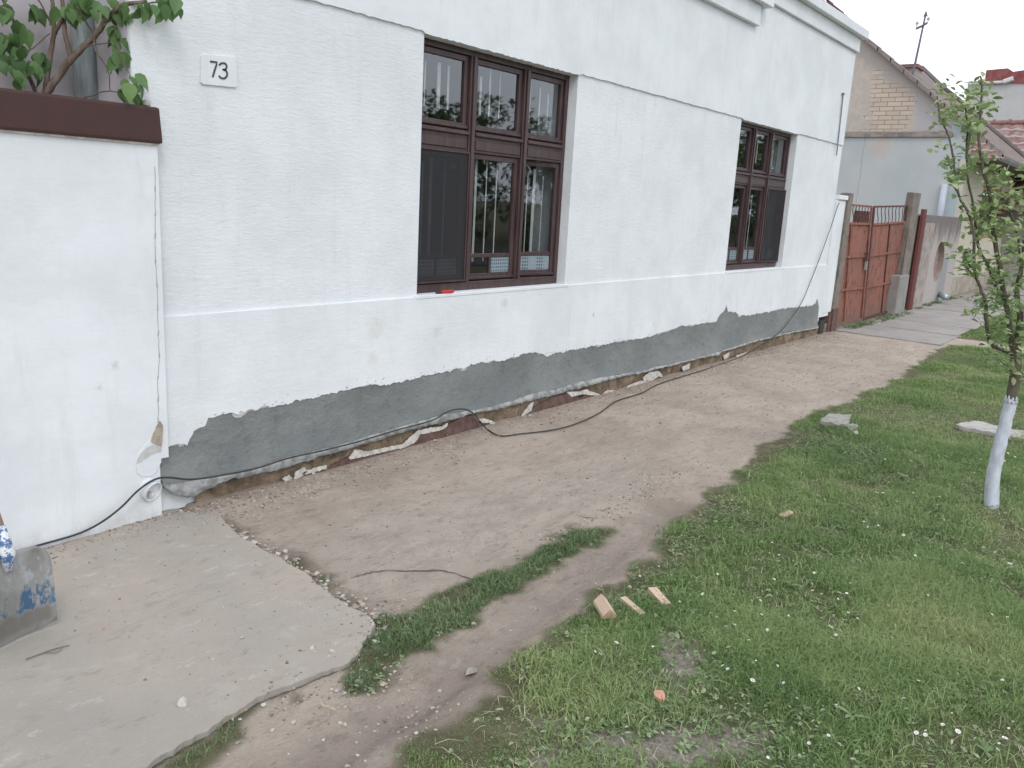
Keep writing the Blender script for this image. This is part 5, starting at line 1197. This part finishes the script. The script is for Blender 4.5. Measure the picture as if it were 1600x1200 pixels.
# twig on the slab
tw = [G_(u, v, .018) for u, v in ((40, 1030), (62, 1022), (85, 1014), (108, 1008))]; bm = bmesh.new(); tube(bm, smooth_path(tw, 4), .002, 5); tube(bm, smooth_path([G_(70, 1020, .018), G_(88, 1019, .018), G_(97, 1014, .018)], 3), .0014, 5); tag(link('twig', bm, simple('dry twig', (.20, .14, .11), (.15, .11, .09), 20)), 'thin dry twig on the concrete slab near the shovel', 'twig')
tw = [G_(u, v, .012) for u, v in ((501, 1096), (505, 1102), (515, 1105), (524, 1109))]; bm = bmesh.new(); tube(bm, smooth_path(tw, 4), .002, 5); tag(link('twig', bm, M['straw']), 'short curved pale twig on the bare earth below the slab edge', 'twig')

# ------------------------------------------------------------ grass
def blades(name, P, h, w, lean, tint, mat, zf, seg=2):
    n = len(P); Z0 = zf(P); th = rng.uniform(0, 2 * np.pi, n); la = rng.uniform(0, 2 * np.pi, n)
    dx, dy = np.cos(th), np.sin(th); lx, ly = np.cos(la) * lean * h, np.sin(la) * lean * h
    b = np.column_stack([P, Z0 - .003]); sv = np.column_stack([dx, dy, np.zeros(n)]) * (w / 2)[:, None]
    m_ = b + np.column_stack([lx * .35, ly * .35, h * .62]); tip = b + np.column_stack([lx, ly, h * np.clip(1 - .35 * lean, .2, 1)])
    V = np.stack([b - sv, b + sv, m_ - sv * .8, m_ + sv * .8, tip], 1).reshape(-1, 3)
    o = np.arange(n)[:, None] * 5
    T = np.concatenate([o + [0, 1, 3], o + [0, 3, 2], o + [2, 3, 4]], 1).reshape(-1, 3)
    me = bpy.data.meshes.new(name); me.vertices.add(len(V)); me.vertices.foreach_set('co', V.astype('f').ravel()); me.loops.add(T.size); me.loops.foreach_set('vertex_index', T.astype('i').ravel())
    me.polygons.add(len(T)); me.polygons.foreach_set('loop_start', np.arange(len(T), dtype='i') * 3); me.polygons.foreach_set('use_smooth', np.ones(len(T), bool)); me.update()
    a = me.attributes.new('tint', 'FLOAT', 'POINT'); a.data.foreach_set('value', np.repeat(tint, 5).astype('f')); me.materials.append(mat)
    ob = bpy.data.objects.new(name, me); COL.objects.link(ob); return tag(ob, kind='stuff')
def infr(P, m=160):
    q = np.column_stack([P, np.zeros(len(P))]) - CP; c = q @ RM.T; u = 800 + FL * c[:, 0] / c[:, 2]; v = 600 + FL * c[:, 1] / c[:, 2]
    return (c[:, 2] > 0) & (u > -m) & (u < 1600 + m * 1.6) & (v < 1200 + m * 1.5)
def sample(n, x0, x1, y0, y1): return np.column_stack([rng.uniform(x0, x1, n), rng.uniform(y0, y1, n)])
out = []
for (x0, x1, y0, y1, dens) in ((1.0, 4.0, -4.2, -1.3, 34000), (4.0, 7.0, -4.4, -1.2, 17000), (7.0, 13, -4.2, -1.2, 7500), (13, 30, -3.5, -1.1, 3000)):
    P = sample(int(dens * (x1 - x0) * (y1 - y0)), x0, x1, y0, y1); P = P[infr(P)]; g_ = lawn_sd(P); bk = bare_k(P)
    pn = fbm(P, 1.6, 21) + (fbm(P, 6, 23) - .47) * .9; keep = (g_ > -.01) & (rng.random(len(P)) < np.clip(g_ / .09 + .2, 0, 1) * np.clip((1 - bk * .93), 0, 1) * np.clip(.45 + pn, 0, 1)); out.append(P[keep])
P = np.vstack(out); d = np.hypot(P[:, 0], P[:, 1] + 3.69); tall = np.clip((fbm(P, 2.6, 31) - .38) * 4.0, 0, 1)
edgef = np.clip(lawn_sd(P) / .25, .35, 1)
h = (.013 + .045 * tall) * rng.uniform(.6, 1.35, len(P)) * edgef; w = np.maximum(.0022, d * .00055) * rng.uniform(.7, 1.4, len(P))
tint = np.clip(rng.normal(.38, .2, len(P)) + (fbm(P, 1.3, 41) - .45) * 1.7, 0, 1)
blades('grass', P, h, w, rng.uniform(.2, 1.7, len(P)), tint, M['grass'], height)
# off-frame lawn, sparser, so the place goes on
P = sample(60000, -1, 14, -8.5, -1.2); P = P[~infr(P)]; P = P[lawn_sd(P) > 0]
blades('grass', P, .04 * rng.uniform(.6, 1.4, len(P)), np.full(len(P), .006), rng.uniform(.2, 1.4, len(P)), rng.uniform(.1, .6, len(P)), M['grass'], height)
# coarse strip grass beside the worn track
P = sample(150000, 1.0, 4.6, -2.4, -.6); g_ = strip_sd(P); keep = (g_ > -.015) & (rng.random(len(P)) < np.clip(g_ / .07 + .12, 0, .75) * np.clip((fbm(P, 5, 77) - .22) * 3, .15, 1)); P = P[keep]
hh = .046 * rng.uniform(.35, 1.3, len(P)) * np.clip(strip_sd(P) / .08, .25, 1)
blades('strip_grass', P, hh, .0035 * rng.uniform(.7, 1.3, len(P)), rng.uniform(.3, 1.6, len(P)), np.clip(rng.normal(.35, .22, len(P)), 0, 1), M['grass_dark'], height)
# taller tufts in clumps over the near lawn
cl_ = sample(420, 1.8, 7, -3.9, -1.9); cl_ = cl_[(lawn_sd(cl_) > .08) & (bare_k(cl_) < .3)]
P = np.vstack([c + rng.normal(0, .05, (90, 2)) for c in cl_]); blades('grass_tufts', P, .065 * rng.uniform(.5, 1.3, len(P)), .003 * rng.uniform(.7, 1.3, len(P)), rng.uniform(.3, 1.5, len(P)), np.clip(rng.normal(.45, .2, len(P)), 0, 1), M['grass'], height)
# weeds fringe at wall feet and joints
P = np.vstack([sample(900, 13.4, 16.4, -.25, -.02), sample(1500, 17.0, 20.5, -.14, .0), sample(500, 12.4, 13.6, -.20, -.02)]); P = P[fbm(P, 3, 8) > .42]
blades('weed_fringe', P, .07 * rng.uniform(.3, 1.3, len(P)), .009 * rng.uniform(.7, 1.3, len(P)), rng.uniform(.3, 1.6, len(P)), rng.uniform(0, .5, len(P)), M['grass_dark'], lambda p: np.full(len(p), .0))
# dry clippings
P = sample(7500, 1.6, 8, -4, -1.7); P = P[(lawn_sd(P) > .05) & infr(P)]
blades('dry_clippings', P, .02 * rng.uniform(.6, 1.4, len(P)), .0022 * rng.uniform(.7, 1.3, len(P)), rng.uniform(2.2, 4.5, len(P)), rng.random(len(P)), M['straw'], lambda p: height(p) + .018)
# clover and small broad leaves
def clover(name, P, s, zf, mat, lift):
    n = len(P); Z0 = zf(P) + lift * rng.uniform(.3, 1.2, n); V = []; F = []; T = []
    c = 0
    for i in range(n):
        a0 = rng.uniform(0, 6.3); tl = rng.normal(0, .25, 2); t = rng.random()
        for k in range(3):
            a = a0 + k * 2.094; ux, uy = math.cos(a), math.sin(a); vx, vy = -uy, ux; q = s[i]
            pts = ((0, 0), (q * .6, q * .42), (q, q * .2), (q * .92, 0), (q, -q * .2), (q * .6, -q * .42))
            for l_, w_ in pts:
                X = ux * l_ + vx * w_; Y = uy * l_ + vy * w_; V.append((P[i, 0] + X, P[i, 1] + Y, Z0[i] + X * tl[0] + Y * tl[1] + abs(w_) * .3))
            F.append(tuple(range(c, c + 6))); T += [t] * 6; c += 6
    me = bpy.data.meshes.new(name); me.from_pydata(V, [], F); me.update(); a = me.attributes.new('tint', 'FLOAT', 'POINT'); a.data.foreach_set('value', T); me.materials.append(mat)
    o = bpy.data.objects.new(name, me); COL.objects.link(o); return tag(o, kind='stuff')
P = sample(60000, 1.6, 7.5, -4.1, -1.7); g_ = lawn_sd(P); P = P[(g_ > .06) & infr(P) & (rng.random(len(P)) < np.clip((fbm(P, 1.9, 51) - .42) * 6, .06, 1)) & (bare_k(P) < .75)][:15000]
clover('clover', P, rng.uniform(.004, .009, len(P)), height, M['clover'], .026)
P = sample(2600, 1.3, 3.6, -3.4, -2.0); P = P[(bare_k(P) > .2) | (rng.random(len(P)) < .12)]; P = P[lawn_sd(P) > 0]
clover('broad_leaf_weeds', P, rng.uniform(.008, .02, len(P)), height, M['clover'], .016)
P = strip[rng.integers(0, len(strip), 120)] + rng.normal(0, .03, (120, 2)); P = P[strip_sd(P) > -.01]
clover('strip_weeds', P, rng.uniform(.006, .012, len(P)), height, M['clover'], .02)
# torn pale leaves and litter pressed into the near turf
P = sample(9000, 1.5, 6.5, -4.1, -1.8); P = P[(lawn_sd(P) > .05) & infr(P) & (rng.random(len(P)) < np.clip((fbm(P, 2.4, 88) - .35) * 3, .1, 1))][:3200]; zz = height(P)
LL = [((p[0], p[1], z + random.uniform(.012, .034)), (random.gauss(0, 1), random.gauss(0, 1), random.gauss(0, .35)), (random.gauss(0, .3), random.gauss(0, .3), 1), l_, l_ * random.uniform(.25, .6), random.random()) for p, z, l_ in zip(P, zz, rng.uniform(.008, .026, len(P)))]
M['litter'] = leafmat('pale turf leaf', (.16, .22, .11), (.33, .38, .22), (.48, .48, .34), .6, 30)
tag(leaf_cloud('turf_leaves', LL, M['litter'], None), kind='stuff')
# plantain / dandelion leaves, each plant a thing
def rosette(u, v, s, label, seed):
    p = put(u, v); rr = random.Random(seed); Ls = []
    for k in range(rr.randint(5, 8)):
        a = rr.uniform(0, 6.3); Ls.append((p + Vector((0, 0, .022)), Vector((math.cos(a), math.sin(a), rr.uniform(.1, .6))), Vector((0, 0, 1)), s * rr.uniform(.7, 1.2), s * .28, rr.random()))
    o = leaf_cloud('broad_leaf_weed', Ls, M['clover'], None); return tag(o, label, 'weed')
for i, (u, v, s, lab) in enumerate(((1235, 922, .045, 'pale broad-leaved weed in the middle of the near lawn'), (1330, 1128, .06, 'largest pale dandelion leaves near the bottom of the lawn'), (1540, 1185, .05, 'broad-leaved weed in the bottom right corner'),
        (1410, 750, .05, 'pale weed on the lawn between path and tree'), (1265, 1010, .035, 'weed beside the daisies near the tile shard'), (1395, 1075, .04, 'weed in the lower lawn under the daisies'), (1500, 466, .10, 'leafy weed at the foot of the cream house wall'))):
    rosette(u, v, s, lab, i + 5)
# daisies: one built, then copied
def daisy_mesh(open_=1.0):
    bm = bmesh.new(); 
    tube(bm, [(0, 0, -.03), (.002, 0, 0)], .0008, 4); 
    for f in bm.faces: f.material_index = 2
    for k in range(12):
        a = k * 2 * math.pi / 12; d = Vector((math.cos(a), math.sin(a), 0)); s = Vector((-d.y, d.x, 0))
        vs = [bm.verts.new(q) for q in (d * .002, d * .008 + s * .002 + Vector((0, 0, .001)), d * .0105 + Vector((0, 0, .0015)), d * .008 - s * .002 + Vector((0, 0, .001)))]; bm.faces.new(vs).material_index = 0
    r0 = bmesh.ops.create_icosphere(bm, subdivisions=1, radius=.003); 
    for v in r0['verts']: v.co.z = v.co.z * .5 + .001
    for f in bm.faces[-20:]: f.material_index = 1
    return bm
Mw = simple('white petal', (.78, .78, .76), (.72, .72, .7), 30, .7, 0); My = simple('yellow disc', (.65, .48, .10), (.6, .42, .08), 30, .8, 0); Mg = simple('flower stalk', (.12, .2, .06), (.1, .16, .05), 20, .8, 0)
d0 = link('daisy', daisy_mesh(), [Mw, My, Mg], recalc=False)
spots = [(963, 1004, 1.1), (938, 1022, .8), (930, 1018, .6), (1098, 928, .9), (1134, 979, 1.1), (1148, 976, .8), (1112, 958, .9), (1120, 964, .7), (1158, 880, .8), (1121, 897, .7), (1176, 1063, 1.1), (1129, 1040, .8), (1137, 1045, .7), (1298, 979, 1.1), (1300, 997, 1.2), (1315, 994, 1.1), (1306, 992, .8), (1240, 967, .9), (1232, 962, .6),
         (1312, 926, .9), (1323, 927, .8), (1329, 911, .7), (1388, 946, .8), (1284, 928, .6), (1272, 895, .8), (1280, 903, .7), (1340, 966, .7), (1410, 1043, .7), (1412, 1091, .8), (1342, 1076, .7), (1394, 1189, 1.2), (1497, 1143, 1.1), (1432, 1145, .9), (1446, 1148, .8), (1473, 1132, .8), (1570, 1153, 1.1), (1578, 881, 1.3), (1559, 1171, .7),
         (1372, 708, .9), (1383, 718, .7), (1376, 725, .8), (1424, 720, .9), (1412, 717, .7), (1418, 710, .5), (1350, 762, .9), (1380, 770, .9), (1432, 776, 1.0), (1440, 774, .9), (1427, 770, .7), (1369, 769, .7), (1350, 815, .8), (1356, 823, .7), (1344, 820, .6), (1412, 836, .9), (1460, 789, .7), (1468, 776, .8), (1262, 725, .8), (1268, 718, .6), (1330, 757, .7),
         (1510, 603, .8), (1544, 593, .8), (1565, 563, .8), (1520, 572, .7), (1528, 586, .7), (1575, 708, .9), (1586, 714, 1.0), (1570, 720, .8), (1508, 850, .7), (1430, 868, .8), (1340, 880, .7), (1485, 897, .6), (1250, 880, .6), (1190, 960, .7), (1170, 1000, .7), (1215, 1040, .6), (1199, 984, .8), (1188, 938, .7), (1148, 955, .7), (1210, 905, .7), (1380, 905, .6), (1450, 930, .5), (1550, 960, .7), (1040, 1092, .5), (1062, 940, .6), (940, 1000, .4), (1020, 1010, .5), (1000, 900, .6), (1030, 885, .5), (1080, 880, .6), (1150, 850, .6), (1130, 905, .5)]
rs = random.Random(5); DA = []
for k in range(34): spots.append((rs.uniform(1180, 1590), rs.uniform(700, 1190), rs.uniform(.4, .8)))
for i, (u, v, s) in enumerate(spots):
    o = d0 if i == 0 else d0.copy()
    if i: COL.objects.link(o)
    p = put(u, v); o.location = Vector(gp(u, v, p.z + .042)); o.scale = (s * .82,) * 3; o.rotation_euler = (rs.gauss(-.1, .3), rs.gauss(-.2, .3), rs.uniform(0, 6))
    DA.append((o, u, v, s))
marks = [(1030, 1085, 'the pink tile shard'), (1228, 800, 'the lone wood chip'), (945, 947, 'the ridge-shaped wood block'), (1032, 930, 'the rightmost wood block'), (1550, 795, 'the whitewashed trunk foot'), (1550, 670, 'the long stone slab'), (1310, 658, 'the two concrete plates'),
         (1330, 1128, 'the large dandelion leaves'), (1235, 922, 'the pale broad-leaved weed'), (1410, 750, 'the weed between path and tree'), (1540, 1185, 'the weed in the bottom right corner'), (1265, 1010, 'the weed beside the near daisies'), (1395, 1075, 'the weed in the lower lawn')]
ORD = ['nearest', 'second nearest', 'third nearest', 'fourth nearest', 'fifth nearest', 'sixth nearest', 'seventh nearest', 'eighth nearest', 'ninth nearest', 'tenth nearest', 'eleventh nearest', 'twelfth nearest', 'farthest']
gr = {}
for o, u, v, s_ in DA:
    m_ = min(marks, key=lambda q: math.hypot(q[0] - u, q[1] - v)); dx, dy = u - m_[0], v - m_[1]
    side = ('right of' if dx > 0 else 'left of') if abs(dx) > abs(dy) else ('below' if dy > 0 else 'above'); gr.setdefault((m_[2], side), []).append((math.hypot(dx, dy), o))
for (nm, side), lst in gr.items():
    for k, (_, o) in enumerate(sorted(lst, key=lambda q: q[0])): tag(o, 'white daisy, ' + ORD[min(k, 12)] + ' one ' + side + ' ' + nm, 'daisy', 'daisies in the lawn')

# ------------------------------------------------------------ trees across the street, seen mirrored in the panes
def street_tree(seed):
    rr = random.Random(seed); Ls = []
    cents = [Vector((rr.gauss(0, 1.2), rr.gauss(0, 1.2), rr.uniform(.5, 5.3))) for _ in range(46)]
    for c in cents:
        s = rr.uniform(.45, .85)
        for k in range(110):
            q = Vector((rr.gauss(0, 1), rr.gauss(0, 1), rr.gauss(0, 1))).normalized() * s * rr.uniform(.55, 1.05); ln = rr.uniform(.16, .28)
            Ls.append((c + q, q + Vector((rr.gauss(0, .5), rr.gauss(0, .5), rr.gauss(-.2, .5))), Vector((0, 0, 1)), ln, ln * .6, rr.random()))
    return Ls
root = empty('street_tree', (0, 0, 0), 'x', 'tree', 'trees across the street')
bm = bmesh.new(); tube(bm, smooth_path([(0, 0, -.1), (.05, 0, 1.2), (-.05, .05, 2.4), (0, 0, 3.8)], 4), .16, 10, .06)
for k in range(6): a = k * 1.05; tube(bm, smooth_path([(0, 0, 1.5 + k * .25), (.5 * math.cos(a), .5 * math.sin(a), 2.3 + k * .25), (1.2 * math.cos(a), 1.2 * math.sin(a), 3.2 + k * .3)], 3), .06, 6, .02)
tk = link('trunk', bm, M['bark'], root, smooth=True); crn = leaf_cloud('crown', street_tree(3), M['tree_leaf'], root)
tl = [(17, -16, 1.0), (23, -17.5, 1.1), (29.5, -16.5, .95), (34, -19, 1.15), (41, -17, 1.2), (47, -17.5, 1.3), (54, -17, 1.5), (62, -18, 1.6), (72, -18, 1.8)]
for i, (x, y, s) in enumerate(tl):
    if i == 0: o = root
    else:
        o = root.copy(); COL.objects.link(o)
        for ch in (tk, crn):
            c = ch.copy(); COL.objects.link(c); c.parent = o
    o.location = (x, y, 0); o.scale = (s, s, s * .8); o.rotation_euler = (0, 0, i * 1.3); tag(o, ('first', 'second', 'third', 'fourth', 'fifth', 'sixth', 'seventh', 'eighth', 'ninth')[i] + ' nearest leafy tree across the street, mirrored in the window panes', 'tree', 'trees across the street')
bpy.context.view_layer.update()
